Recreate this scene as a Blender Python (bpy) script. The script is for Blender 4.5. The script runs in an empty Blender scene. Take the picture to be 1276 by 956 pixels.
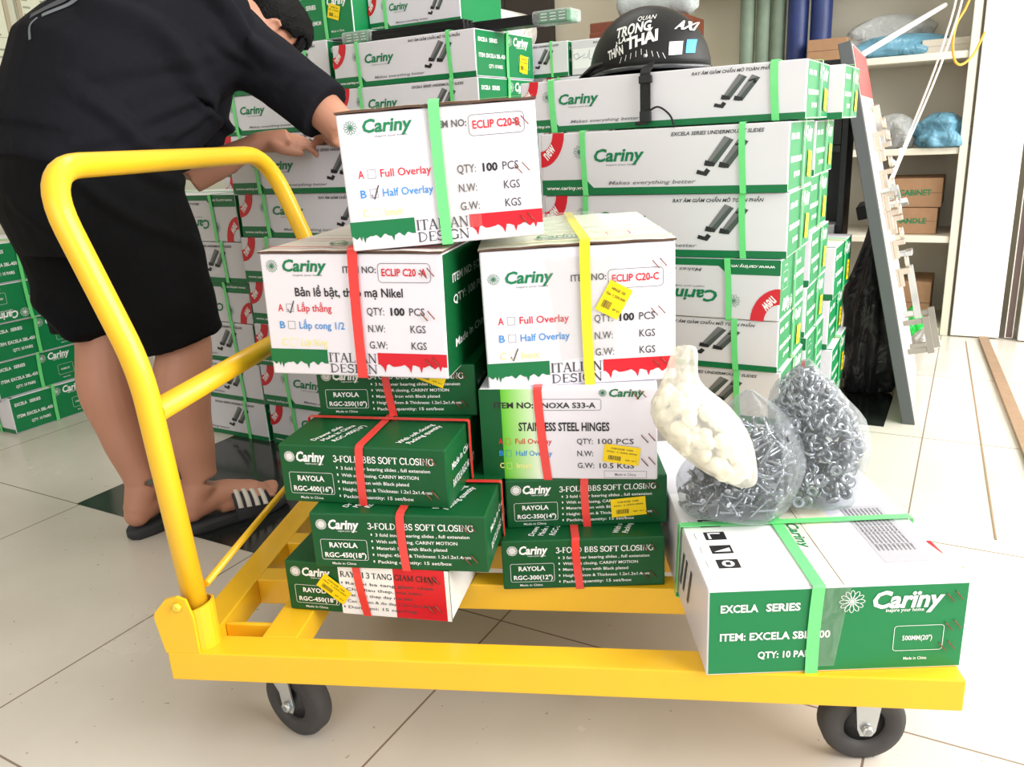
import bpy, bmesh, math, random
from mathutils import Vector, Matrix, noise
random.seed(7)
S = bpy.context.scene
COL = S.collection
PI = math.pi

# ---------------------------------------------------------------- camera
cam_data = bpy.data.cameras.new('camera')
cam = bpy.data.objects.new('camera', cam_data); COL.objects.link(cam)
yaw, pitch, roll, FPX = -0.1424, 0.2973, -0.0538, 1005.29
fw = Vector((math.sin(yaw)*math.cos(pitch), math.cos(yaw)*math.cos(pitch), -math.sin(pitch)))
rt = Vector((math.cos(yaw), -math.sin(yaw), 0)); up = rt.cross(fw)
r2 = math.cos(roll)*rt + math.sin(roll)*up
u2 = -math.sin(roll)*rt + math.cos(roll)*up
M = Matrix((r2, u2, -fw)).transposed().to_4x4()
M.translation = Vector((0.6666, -0.9396, 0.8967))
cam.matrix_world = M
cam_data.sensor_fit = 'HORIZONTAL'; cam_data.sensor_width = 36
cam_data.lens = FPX/1276*36
cam_data.clip_start = 0.02
S.camera = cam

# ---------------------------------------------------------------- light and exposure
S.view_settings.view_transform = 'Standard'
S.view_settings.look = 'None'
S.view_settings.gamma = 1
S.view_settings.use_curve_mapping = False
S.view_settings.exposure = 0.0
world = bpy.data.worlds.new('daylight'); S.world = world
world.use_nodes = True
bg = world.node_tree.nodes['Background']
bg.inputs[0].default_value = (1.0, 0.985, 0.955, 1)
bg.inputs[1].default_value = 0.62

TY = 0.3791                                   # the room is turned from the cart by this angle
AX = Vector((math.sin(TY), math.cos(TY), 0)); BX = Vector((math.cos(TY), -math.sin(TY), 0))
def R3(u, v, z=0.0):                          # room point: u into the room, v to the right
    return AX*u + BX*v + Vector((0, 0, z))

def area(name, loc, look, sx, sy, energy, col=(1, 1, 1)):
    d = bpy.data.lights.new(name, 'AREA'); d.shape = 'RECTANGLE'; d.size = sx; d.size_y = sy
    d.energy = energy; d.color = col
    o = bpy.data.objects.new(name, d); COL.objects.link(o)
    o.location = loc
    o.rotation_euler = (Vector(look)-Vector(loc)).to_track_quat('-Z', 'Y').to_euler()
    return o
# daylight through the wide shop front on the right, and the open front behind the camera
area('shopfront_daylight', R3(1.2, 3.2, 1.9), R3(1.1, 0.6, 0.2), 3.6, 2.4, 250, (1, 0.985, 0.95))
area('entrance_daylight', R3(-3.0, 0.9, 2.1), R3(1.0, -0.1, 0.6), 3.0, 2.0, 42, (1, 0.985, 0.96))
area('ceiling_lamp', R3(1.6, -0.6, 2.75), R3(1.6, -0.6, 0), 1.4, 0.5, 14, (1, 0.98, 0.95))

# ---------------------------------------------------------------- materials
def lin(c):
    return tuple((x/12.92 if x <= .04045 else ((x+.055)/1.055)**2.4) for x in (k/255 for k in c))
MATS = {}
def mat(name, rgb, rough=.5, metal=0, var=0, scale=30, bump=0, coat=0, spec=.5):
    if name in MATS: return MATS[name]
    m = bpy.data.materials.new(name); m.use_nodes = True
    nt = m.node_tree; b = nt.nodes['Principled BSDF']
    c = lin(rgb)
    b.inputs['Base Color'].default_value = (*c, 1)
    b.inputs['Roughness'].default_value = rough
    b.inputs['Metallic'].default_value = metal
    b.inputs['Specular IOR Level'].default_value = spec
    if coat: b.inputs['Coat Weight'].default_value = coat
    if var or bump:
        tc = nt.nodes.new('ShaderNodeTexCoord'); n = nt.nodes.new('ShaderNodeTexNoise')
        n.inputs['Scale'].default_value = scale; n.inputs['Detail'].default_value = 4
        nt.links.new(tc.outputs['Object'], n.inputs['Vector'])
        if var:
            mx = nt.nodes.new('ShaderNodeMixRGB')
            mx.inputs[1].default_value = (*[x*(1-var) for x in c], 1)
            mx.inputs[2].default_value = (*[min(1, x*(1+var)) for x in c], 1)
            nt.links.new(n.outputs['Fac'], mx.inputs[0]); nt.links.new(mx.outputs[0], b.inputs['Base Color'])
        if bump:
            bp = nt.nodes.new('ShaderNodeBump'); bp.inputs['Strength'].default_value = bump
            bp.inputs['Distance'].default_value = .01
            nt.links.new(n.outputs['Fac'], bp.inputs['Height']); nt.links.new(bp.outputs[0], b.inputs['Normal'])
    MATS[name] = m
    return m
def film(name, rgb, clear=.7, rough=.12, bump=.5, scale=25):
    """thin plastic film: mostly see-through with a glossy, slightly milky skin"""
    if name in MATS: return MATS[name]
    m = bpy.data.materials.new(name); m.use_nodes = True
    nt = m.node_tree; b = nt.nodes['Principled BSDF']; out = nt.nodes['Material Output']
    b.inputs['Base Color'].default_value = (*lin(rgb), 1); b.inputs['Roughness'].default_value = rough
    tr = nt.nodes.new('ShaderNodeBsdfTransparent'); mx = nt.nodes.new('ShaderNodeMixShader')
    tr.inputs[0].default_value = (*[.5+.5*x for x in lin(rgb)], 1)
    lw = nt.nodes.new('ShaderNodeLayerWeight'); lw.inputs[0].default_value = .35
    mp = nt.nodes.new('ShaderNodeMapRange')
    mp.inputs['To Min'].default_value = 1-clear; mp.inputs['To Max'].default_value = min(1, 1.35-clear)
    tc = nt.nodes.new('ShaderNodeTexCoord'); n = nt.nodes.new('ShaderNodeTexNoise'); n.inputs['Scale'].default_value = scale
    n.inputs['Distortion'].default_value = 1.5
    bp = nt.nodes.new('ShaderNodeBump'); bp.inputs['Strength'].default_value = bump; bp.inputs['Distance'].default_value = .02
    l = nt.links.new
    l(tc.outputs['Object'], n.inputs['Vector']); l(n.outputs['Fac'], bp.inputs['Height']); l(bp.outputs[0], b.inputs['Normal'])
    l(bp.outputs[0], lw.inputs['Normal'])
    l(lw.outputs['Facing'], mp.inputs['Value']); l(mp.outputs[0], mx.inputs[0])
    l(tr.outputs[0], mx.inputs[1]); l(b.outputs[0], mx.inputs[2]); l(mx.outputs[0], out.inputs[0])
    MATS[name] = m
    return m

WHITE = mat('white_carton', (230, 226, 236), .38, var=.03, scale=6)
GREYW = mat('light_carton', (222, 219, 226), .42, var=.04, scale=6)
GREEN = mat('green_carton', (2, 126, 70), .4, var=.06, scale=8)
DGREEN = mat('dark_green_carton', (8, 84, 42), .42, var=.06, scale=8, spec=.35)
KRAFT = mat('brown_cardboard', (160, 124, 92), .8, var=.12, scale=40)
DARKEDGE = mat('corrugated_edge', (92, 66, 52), .85)
PINK_W = mat('print_white', (245, 245, 245), .4)
P_GREEN = mat('print_green', (0, 112, 62), .4)
P_LOGO = mat('print_logo_green', (0, 122, 76), .4)
P_RED = mat('print_red', (214, 20, 40), .4)
P_BLUE = mat('print_blue', (40, 140, 215), .4)
P_YEL = mat('print_pale_yellow', (250, 236, 150), .4)
P_BLACK = mat('print_black', (34, 32, 36), .45)
P_GREY = mat('print_grey', (120, 118, 122), .45)
P_LGREY = mat('print_light_grey', (176, 174, 182), .45)
P_DSERIF = mat('print_dark_grey', (70, 68, 72), .45)
STK = mat('sticker_yellow', (250, 214, 0), .45)
BAND_G = mat('green_strap', (110, 220, 130), .3, var=.06, scale=60, coat=.3)
BAND_R = mat('red_strap', (232, 62, 58), .3, var=.06, scale=60, coat=.3)
BAND_Y = mat('yellow_strap', (244, 226, 40), .3, var=.06, scale=60, coat=.3)
COPPER = mat('copper_staple', (128, 70, 50), .4, .5)
TAPE = film('clear_tape', (240, 240, 235), .93, .1, .35, 18)
YEL = mat('yellow_paint', (244, 190, 30), .4, var=.05, scale=12, coat=.25, bump=.03)
ZINC = mat('zinc_steel', (200, 205, 208), .3, .85)
STEEL = mat('screw_steel', (176, 180, 186), .22, .95)
RUBBER = mat('wheel_rubber', (62, 60, 60), .65, var=.15, scale=50, bump=.1)
HUBG = mat('wheel_hub', (48, 48, 50), .5)

# ---------------------------------------------------------------- object helpers
def tag(o, label, cat=None, group=None, kind=None):
    if label: o['label'] = label
    if cat: o['category'] = cat
    if group: o['group'] = group
    if kind: o['kind'] = kind
    return o
def empty(name, loc=(0, 0, 0), rz=0, label=None, cat=None, group=None):
    o = bpy.data.objects.new(name, None); COL.objects.link(o)
    o.empty_display_size = .05
    o.location = loc; o.rotation_euler = (0, 0, rz)
    return tag(o, label, cat, group)
def obj(name, bm, mats, parent=None, smooth=False, label=None):
    me = bpy.data.meshes.new(name); bm.to_mesh(me); bm.free()
    for m in (mats if isinstance(mats, (list, tuple)) else [mats]): me.materials.append(m)
    if smooth:
        for p in me.polygons: p.use_smooth = True
    o = bpy.data.objects.new(name, me); COL.objects.link(o)
    if parent: o.parent = parent
    if label: o['label'] = label
    return o
def struct(name, bm, mats, smooth=False):
    return tag(obj(name, bm, mats, None, smooth), None, kind='structure')
def copy_tree(o, parent=None):
    c = o.copy(); COL.objects.link(c)
    if parent is not None: c.parent = parent
    for ch in list(o.children): copy_tree(ch, c)
    return c

def add_box(bm, lo, hi, mi=0, bev=0, T=None):
    x0, y0, z0 = lo; x1, y1, z1 = hi
    vs = [bm.verts.new(p) for p in ((x0,y0,z0),(x1,y0,z0),(x1,y1,z0),(x0,y1,z0),(x0,y0,z1),(x1,y0,z1),(x1,y1,z1),(x0,y1,z1))]
    fs = [bm.faces.new([vs[i] for i in f]) for f in ((3,2,1,0),(4,5,6,7),(0,1,5,4),(1,2,6,5),(2,3,7,6),(3,0,4,7))]
    for f in fs: f.material_index = mi
    if bev:
        es = list({e for f in fs for e in f.edges})
        r = bmesh.ops.bevel(bm, geom=es, offset=bev, segments=2, affect='EDGES', profile=.5)
        vs = list({v for f in r['faces'] for v in f.verts} | {v for v in vs if v.is_valid})
    if T is not None:
        for v in vs:
            if v.is_valid: v.co = T @ v.co
    return vs
def box_bm(lo, hi, bev=0):
    bm = bmesh.new(); add_box(bm, lo, hi, 0, bev); return bm
def frame_of(d):
    d = d.normalized(); a = Vector((0, 0, 1)) if abs(d.z) < .9 else Vector((1, 0, 0))
    x = a.cross(d).normalized(); return x, d.cross(x)
def add_tube(bm, pts, rad, seg=12, cap=True, mi=0, squash=1.0):
    """sweep a circle along pts; rad is a number or one per point"""
    pts = [Vector(p) for p in pts]; n = len(pts)
    rads = rad if isinstance(rad, (list, tuple)) else [rad]*n
    rings = []; px = None
    for i, p in enumerate(pts):
        d = (pts[min(i+1, n-1)]-pts[max(i-1, 0)]).normalized()
        if px is None: x, y = frame_of(d)
        else:
            x = (px-d*px.dot(d)).normalized(); y = d.cross(x)
        px = x
        rings.append([bm.verts.new(p+(x*math.cos(2*PI*k/seg)+y*math.sin(2*PI*k/seg)*squash)*rads[i]) for k in range(seg)])
    for a, b in zip(rings, rings[1:]):
        for k in range(seg):
            f = bm.faces.new((a[k], a[(k+1) % seg], b[(k+1) % seg], b[k])); f.material_index = mi; f.smooth = True
    if cap:
        f = bm.faces.new(rings[0][::-1]); f.material_index = mi
        f = bm.faces.new(rings[-1]); f.material_index = mi
    return rings
def spline(pts, n=6):
    """Catmull-Rom through pts"""
    P = [Vector(p) for p in pts]; P = [P[0]*2-P[1]]+P+[P[-1]*2-P[-2]]; out = []
    for i in range(1, len(P)-2):
        for k in range(n):
            t = k/n
            out.append(.5*((2*P[i])+(P[i+1]-P[i-1])*t+(2*P[i-1]-5*P[i]+4*P[i+1]-P[i+2])*t*t+(3*P[i]-P[i-1]-3*P[i+1]+P[i+2])*t**3))
    out.append(P[-2]); return out
def round_path(pts, r, n=6):
    """polyline with rounded corners"""
    P = [Vector(p) for p in pts]; out = [P[0]]
    for a, b, c in zip(P, P[1:], P[2:]):
        rr = r[P.index(b)-1] if isinstance(r, (list, tuple)) else r
        p0 = b+(a-b).normalized()*rr; p1 = b+(c-b).normalized()*rr
        for k in range(n+1):
            t = k/n; out.append(p0*(1-t)**2+b*2*t*(1-t)+p1*t*t)
    out.append(P[-1]); return out
def add_lathe(bm, prof, seg=24, T=None, mi=0, close=False):
    rings = []
    for r, z in prof:
        ring = []
        for k in range(seg):
            v = Vector((r*math.cos(2*PI*k/seg), r*math.sin(2*PI*k/seg), z))
            ring.append(bm.verts.new(T @ v if T else v))
        rings.append(ring)
    prs = list(zip(rings, rings[1:]))+([(rings[-1], rings[0])] if close else [])
    for a, b in prs:
        for k in range(seg):
            f = bm.faces.new((a[k], a[(k+1) % seg], b[(k+1) % seg], b[k])); f.material_index = mi; f.smooth = True
    if not close:
        f = bm.faces.new(rings[0][::-1]); f.material_index = mi
        f = bm.faces.new(rings[-1]); f.material_index = mi
def add_prism(bm, poly, T, depth, mi=0):
    """extrude a 2-D polygon (x,y) by depth along +z of T"""
    a = [bm.verts.new(T @ Vector((x, y, 0))) for x, y in poly]
    b = [bm.verts.new(T @ Vector((x, y, depth))) for x, y in poly]
    n = len(poly)
    for f in [a[::-1], b]+[[a[k], a[(k+1) % n], b[(k+1) % n], b[k]] for k in range(n)]:
        bm.faces.new(f).material_index = mi

# ---------------------------------------------------------------- lettering
_fc = {}
def glyphs(s, bold=0, ital=0):
    key = (s, bold, ital)
    if key in _fc: return _fc[key]
    for off in (bold+.006, bold*.6, 0):                            # an overgrown outline falls back to a lighter weight
        cu = bpy.data.curves.new('lettering', 'FONT'); cu.body = s; cu.size = 1
        cu.resolution_u = 2; cu.offset = off; cu.shear = ital; cu.fill_mode = 'FRONT'
        o = bpy.data.objects.new('lettering', cu)
        me = bpy.data.meshes.new_from_object(o)
        vs = [(v.co.x/.729, v.co.y/.729) for v in me.vertices]; fs = [tuple(p.vertices) for p in me.polygons]
        bpy.data.objects.remove(o); bpy.data.curves.remove(cu); bpy.data.meshes.remove(me)
        if not vs or (max(v[1] for v in vs) < 1.6 and min(v[1] for v in vs) > -.6): break
    if vs:
        x0 = min(v[0] for v in vs); vs = [(v[0]-x0, v[1]) for v in vs]
    _fc[key] = (vs, fs); return vs, fs
# serif capitals drawn from strokes: list of (points, weight) on a unit cap height, weight 1 = thick stem
def _arc(cx, cy, rx, ry, a0, a1, n=8):
    return [(cx+rx*math.cos(math.radians(a0+(a1-a0)*k/n)), cy+ry*math.sin(math.radians(a0+(a1-a0)*k/n))) for k in range(n+1)]
def _sf(x, y, w=.3): return ([(x-w/2, y+(.02 if y < .5 else -.02)), (x+w/2, y+(.02 if y < .5 else -.02))], .35)
SERIF = {
 'I': (.38, [([(.19, 0), (.19, 1)], 1), _sf(.19, 0), _sf(.19, 1)]),
 'T': (.72, [([(.36, 0), (.36, 1)], 1), ([(.03, .97), (.69, .97)], .4), ([(.05, .97), (.03, .76)], .4), ([(.67, .97), (.69, .76)], .4), _sf(.36, 0)]),
 'A': (.8, [([(.1, 0), (.4, 1)], .45), ([(.4, 1), (.7, 0)], 1), ([(.2, .34), (.6, .34)], .4), _sf(.1, 0, .24), _sf(.7, 0, .26)]),
 'L': (.68, [([(.18, 0), (.18, 1)], 1), ([(.1, .03), (.62, .03), (.65, .26)], .4), _sf(.18, 1)]),
 'N': (.86, [([(.15, 0), (.15, 1)], .45), ([(.13, 1), (.7, 0)], 1), ([(.7, 0), (.7, 1)], .45), _sf(.15, 0, .24), _sf(.7, 1, .24), _sf(.1, 1, .16)]),
 'D': (.84, [([(.18, 0), (.18, 1)], 1), ([(.18, .97)]+_arc(.3, .5, .44, .47, 90, -90)+[(.18, .03)], .6), _sf(.15, 0, .2), _sf(.15, 1, .2)]),
 'E': (.7, [([(.18, 0), (.18, 1)], 1), ([(.1, .03), (.62, .03), (.65, .24)], .4), ([(.1, .97), (.6, .97), (.62, .77)], .4), ([(.18, .52), (.46, .52)], .4), ([(.46, .42), (.46, .63)], .35)]),
 'S': (.6, [(_arc(.3, .73, .21, .24, 20, 250, 9)+[(.34, .5)]+_arc(.29, .27, .23, .24, 60, -160, 9), .8), ([(.51, .98), (.51, .72)], .35), ([(.06, .02), (.06, .28)], .35)]),
 'G': (.82, [(_arc(.43, .5, .35, .48, 35, 325, 14), .8), ([(.7, .03), (.7, .42)], .9), _sf(.7, .42, .26), ([(.7, .97), (.7, .7)], .35)]),
 'C': (.76, [(_arc(.42, .5, .35, .48, 40, 320, 14), .8), ([(.7, .97), (.7, .7)], .35), ([(.7, .03), (.7, .22)], .3)]),
 'O': (.84, [(_arc(.42, .5, .34, .48, 0, 360, 18), .8)]),
 'F': (.66, [([(.18, 0), (.18, 1)], 1), ([(.1, .97), (.58, .97), (.6, .77)], .4), ([(.18, .52), (.44, .52)], .4), ([(.44, .42), (.44, .63)], .35), _sf(.18, 0)]),
 'B': (.74, [([(.18, 0), (.18, 1)], 1), ([(.1, .97), (.34, .97)]+_arc(.36, .75, .2, .22, 80, -80, 6)+[(.18, .53)], .6), ([(.3, .53)]+_arc(.38, .28, .25, .25, 80, -80, 6)+[(.1, .03)], .6)]),
 'R': (.8, [([(.18, 0), (.18, 1)], 1), ([(.1, .97), (.36, .97)]+_arc(.38, .74, .22, .23, 80, -80, 6)+[(.18, .51)], .6), ([(.4, .5), (.7, 0)], .9), _sf(.18, 0), _sf(.72, 0, .16)]),
 'Y': (.8, [([(.4, 0), (.4, .45)], 1), ([(.4, .45), (.12, 1)], 1), ([(.4, .45), (.68, 1)], .45), _sf(.12, 1, .26), _sf(.68, 1, .24), _sf(.4, 0)]),
 'H': (.86, [([(.17, 0), (.17, 1)], 1), ([(.69, 0), (.69, 1)], 1), ([(.17, .52), (.69, .52)], .4), _sf(.17, 0), _sf(.17, 1), _sf(.69, 0), _sf(.69, 1)]),
 'M': (1.0, [([(.15, 0), (.15, 1)], .45), ([(.13, 1), (.48, .05)], 1), ([(.48, .05), (.82, 1)], .45), ([(.83, 0), (.83, 1)], 1), _sf(.15, 0, .24), _sf(.83, 0, .28), _sf(.83, 1, .28), _sf(.12, 1, .2)]),
 '3': (.54, [(_arc(.25, .74, .2, .24, 160, -70, 8)+[(.2, .52)]+_arc(.24, .27, .24, .25, 75, -160, 9), .8)]),
 '-': (.4, [([(.05, .34), (.34, .34)], .9)]),
 ' ': (.34, []),
}

class Print:
    """flat printing on one box face; coordinates are fractions of the face, y up"""
    def __init__(s, w, h): s.w, s.h, s.it = w, h, []
    def add(s, vs, fs, m, layer): s.it.append(([(x*s.w, y*s.h) for x, y in vs], fs, m, layer))
    def rect(s, x0, y0, x1, y1, m, layer=0): s.add([(x0, y0), (x1, y0), (x1, y1), (x0, y1)], [(0, 1, 2, 3)], m, layer)
    def poly(s, pts, m, layer=1): s.add(pts, [tuple(range(len(pts)))], m, layer)
    def text(s, t, x, y, ch, m, x1=None, bold=0, ital=0, layer=2, rot=0):
        """cap height ch (fraction of h); squeezed to end at x1 when given"""
        vs, fs = glyphs(t, bold, ital)
        if not vs: return
        k = ch*s.h; W = max(v[0] for v in vs)
        kx = ((x1-x)*s.w/W) if x1 is not None else k*.92
        c, sn = math.cos(rot), math.sin(rot)
        P = [(vx*kx, vy*k) for vx, vy in vs]
        s.it.append(([(x*s.w+a*c-b*sn, y*s.h+a*sn+b*c) for a, b in P], fs, m, layer))
    def stroke(s, pts, t, m, layer=2):
        """polyline of thickness t metres"""
        P = [Vector((x*s.w, y*s.h)) for x, y in pts]; vs = []; n = len(P)
        for i, p in enumerate(P):
            d = (P[min(i+1, n-1)]-P[max(i-1, 0)])
            if d.length == 0: d = Vector((1, 0))
            d.normalize(); q = Vector((-d.y, d.x))*t/2
            vs += [tuple(p+q), tuple(p-q)]
        s.it.append((vs, [(2*i, 2*i+1, 2*i+3, 2*i+2) for i in range(n-1)], m, layer))
    def serif(s, t, x, y, ch, m, x1, layer=2, wt=.15):
        W = sum(SERIF[c][0] for c in t); kx = (x1-x)/W; cx = x
        for c in t:
            adv, st = SERIF[c]
            for pts, w in st: s.stroke([(cx+px*kx, y+py*ch) for px, py in pts], ch*s.h*wt*w, m, layer)
            cx += adv*kx
    def frame(s, x0, y0, x1, y1, t, m, layer=2, r=.012):
        if r < .0015:
            a, b = t/s.w, t/s.h
            for q in ((x0, y0, x1, y0+b), (x0, y1-b, x1, y1), (x0, y0+b, x0+a, y1-b), (x1-a, y0+b, x1, y1-b)): s.rect(*q, m, layer)
            return
        rx, ry = r/s.w, r/s.h; pts = []
        for cx, cy, a in ((x1-rx, y1-ry, 0), (x0+rx, y1-ry, 90), (x0+rx, y0+ry, 180), (x1-rx, y0+ry, 270)):
            pts += [(cx+rx*math.cos(math.radians(a+k*22.5)), cy+ry*math.sin(math.radians(a+k*22.5))) for k in range(5)]
        s.stroke(pts+pts[:1], t, m, layer)
    def flower(s, x, y, r, m, n=12, t=.0007, layer=2):
        """r in metres: a ring of looped petals"""
        for k in range(n):
            a = 2*PI*k/n; pts = []
            for j in range(9):
                b = 2*PI*j/8; px = r*.62+r*.38*math.cos(b); py = r*.17*math.sin(b)
                pts.append((x+(px*math.cos(a)-py*math.sin(a))/s.w, y+(px*math.sin(a)+py*math.cos(a))/s.h))
            s.stroke(pts, t, m, layer)
            s.stroke([(x, y), (x+r*.3*math.cos(a)/s.w, y+r*.3*math.sin(a)/s.h)], t, m, layer)
def emit(prints, w, d, h, name='printing', parent=None):
    """prints: list of (side, Print); the printing becomes part of the carton body's own surface"""
    body = next(c for c in parent.children if c.name.startswith('carton_body'))
    bm = bmesh.new(); bm.from_mesh(body.data); ms = list(body.data.materials)
    for side, pr in prints:
        for vs, fs, m, layer in pr.it:
            if m not in ms: ms.append(m)
            e = .0005+.0002*layer; out = []
            for x, y in vs:
                if side == 'front': p = (x-w/2, -d/2-e, y)
                elif side == 'right': p = (w/2+e, x-d/2, y)
                elif side == 'left': p = (-w/2-e, d/2-x, y)
                else: p = (x-w/2, y-d/2, h+e)
                out.append(bm.verts.new(p))
            for f in fs:
                try: bm.faces.new([out[i] for i in f]).material_index = ms.index(m)
                except ValueError: pass
    bm.to_mesh(body.data); bm.free()
    for m in ms[len(body.data.materials):]: body.data.materials.append(m)
    return body
# ================================================================ SETTING
RZ = -TY
def rstruct(name, boxes, mats, bev=0):
    """boxes given as room (v0,u0,z0),(v1,u1,z1)[,material index]"""
    bm = bmesh.new()
    for b in boxes: add_box(bm, b[0], b[1], b[2] if len(b) > 2 else 0, bev)
    o = struct(name, bm, mats); o.rotation_euler = (0, 0, RZ); return o
def tile_mat():
    m = bpy.data.materials.new('cream_floor_tiles'); m.use_nodes = True
    nt = m.node_tree; b = nt.nodes['Principled BSDF']; l = nt.links.new
    tc = nt.nodes.new('ShaderNodeTexCoord'); sp = nt.nodes.new('ShaderNodeSeparateXYZ'); l(tc.outputs['Object'], sp.inputs[0])
    def ma(op, a, v=None, bb=None):
        n = nt.nodes.new('ShaderNodeMath'); n.operation = op
        if hasattr(a, 'links'): l(a, n.inputs[0])
        else: n.inputs[0].default_value = a
        if bb is not None: l(bb, n.inputs[1])
        elif v is not None: n.inputs[1].default_value = v
        return n.outputs[0]
    gs = []
    for k, off, per in ((0, -.412, .66), (1, -.124, .656)):
        t = ma('ADD', sp.outputs[k], -off+per*20); t = ma('DIVIDE', t, per); t = ma('FRACT', t)
        t = ma('SUBTRACT', t, .5); t = ma('ABSOLUTE', t); gs.append(ma('GREATER_THAN', t, .5-.0028))
    g = ma('MAXIMUM', gs[0], bb=gs[1])
    n1 = nt.nodes.new('ShaderNodeTexNoise'); n1.inputs['Scale'].default_value = 2.2; n1.inputs['Detail'].default_value = 6
    n2 = nt.nodes.new('ShaderNodeTexNoise'); n2.inputs['Scale'].default_value = 55; n2.inputs['Detail'].default_value = 2
    l(tc.outputs['Object'], n1.inputs['Vector']); l(tc.outputs['Object'], n2.inputs['Vector'])
    cr = nt.nodes.new('ShaderNodeValToRGB')
    cr.color_ramp.elements[0].position = .3; cr.color_ramp.elements[0].color = (*lin((196, 188, 178)), 1)
    cr.color_ramp.elements[1].position = .7; cr.color_ramp.elements[1].color = (*lin((212, 206, 196)), 1)
    l(n1.outputs['Fac'], cr.inputs[0])
    # scattered specks of dirt
    sk = ma('GREATER_THAN', n2.outputs['Fac'], .735); sk = ma('MULTIPLY', sk, .5)
    mx = nt.nodes.new('ShaderNodeMixRGB'); mx.inputs[2].default_value = (*lin((120, 105, 92)), 1); l(cr.outputs[0], mx.inputs[1]); l(sk, mx.inputs[0])
    mg = nt.nodes.new('ShaderNodeMixRGB'); mg.inputs[2].default_value = (*lin((128, 112, 98)), 1); l(mx.outputs[0], mg.inputs[1]); l(g, mg.inputs[0])
    l(mg.outputs[0], b.inputs['Base Color'])
    rg = nt.nodes.new('ShaderNodeMapRange'); rg.inputs['To Min'].default_value = .16; rg.inputs['To Max'].default_value = .34
    l(n1.outputs['Fac'], rg.inputs['Value']); l(rg.outputs[0], b.inputs['Roughness'])
    return m
WALL = mat('cream_wall', (214, 206, 186), .8, var=.03, scale=3)
rstruct('floor', [((-4.2, -3.5, -.05), (4.5, 4.2, 0))], tile_mat())
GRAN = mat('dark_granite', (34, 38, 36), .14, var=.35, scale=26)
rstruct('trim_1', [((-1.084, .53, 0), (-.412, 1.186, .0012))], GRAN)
rstruct('dark_sheet', [((.5, 1.9, 0), (.80, 2.5, .0012))], GRAN)  # thin dark sheet laid over part of one floor tile
rstruct('wall_back', [((-4.2, 3.55, 0), (1.3, 3.65, 3.0))], WALL)
rstruct('wall_left', [((-3.1, -3.5, 0), (-3.0, 3.55, 3.0))], mat('left_wall_paint', (196, 196, 178), .8, var=.03, scale=3))
rstruct('ceiling', [((-4.2, -3.5, 3.0), (1.6, 3.65, 3.1))], mat('ceiling_paint', (232, 230, 224), .9))
# dark timber door in the back wall with a reddish panel
rstruct('door_1', [((-1.36, 3.49, 0), (-1.05, 3.55, 2.3), 0), ((-2.0, 3.5, 0), (-1.36, 3.55, 2.3), 1), ((-1.36, 3.48, 0), (-1.32, 3.5, 2.3), 0)],
        [mat('dark_timber', (52, 42, 38), .5, var=.2, scale=14), mat('red_timber', (120, 62, 42), .5, var=.2, scale=14)], .004)
# white folding shutter panels at the right, seen beyond the shelves
FOLD = mat('white_shutter_paint', (244, 243, 236), .5)
rstruct('door_2', [((.94, 3.12, .005), (1.115, 3.17, 2.9), 0), ((1.135, 3.13, .005), (1.165, 3.16, 2.9), 1), ((1.18, 3.1, .005), (2.2, 3.15, 2.9), 0)],
        [FOLD, mat('shutter_rail', (96, 80, 76), .6)], .004)
rstruct('wall_right', [((1.2, 3.16, 0), (4.5, 3.26, 3.0))], mat('right_wall_paint', (238, 236, 228), .8))
# floor track of the folding shutters: raised brown strip and a hairline rail
bm = bmesh.new()
def strip(bm, a, b, wd, z0, z1, mi=0):
    a = Vector((a[1], a[0], 0)); b = Vector((b[1], b[0], 0)); d = (b-a).normalized(); n = Vector((-d.y, d.x, 0))*wd/2
    vs = [bm.verts.new(p+Vector((0, 0, z))) for z in (z0, z1) for p in (a-n, a+n, b+n, b-n)]
    for f in ((3,2,1,0),(4,5,6,7),(0,1,5,4),(1,2,6,5),(2,3,7,6),(3,0,4,7)): bm.faces.new([vs[i] for i in f]).material_index = mi
strip(bm, (3.1, 1.06), (.9, 1.245), .034, 0, .014)
strip(bm, (3.05, 1.0), (1.25, 1.085), .004, 0, .002)
o = struct('trim_2', bm, [mat('track_brown', (150, 122, 96), .6, var=.25, scale=30)]); o.rotation_euler = (0, 0, RZ)

# ---------------------------------------------------------------- built-in shelves on the right
SHELF = mat('shelf_cream', (222, 217, 200), .6, var=.02, scale=4)
def rthing(name, label, cat, v, u, z=0, rz=0, group=None):
    return empty(name, R3(u, v, z), RZ+rz, label, cat, group)
sh = rthing('shelf_unit', 'cream built-in shelf unit with open shelves beside the white shutter', 'shelf', .43, 3.32)
hw = .5
obj('side_panel', box_bm((hw-.03, -.19, 0), (hw, .2, 2.4), .003), SHELF, sh)
obj('side_panel', box_bm((-hw-.3, -.19, 0), (-hw-.27, .2, 2.4), .003), SHELF, sh)
obj('back_panel', box_bm((-hw-.27, .185, 0), (hw-.03, .2, 2.4), .002), SHELF, sh)
for z in (.03, .413, .765, 1.122, 1.5, 1.9):
    obj('shelf_board', box_bm((-hw-.27, -.18, z-.027 if z > .05 else 0), (hw-.03, .185, z), .003), SHELF, sh)
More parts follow.
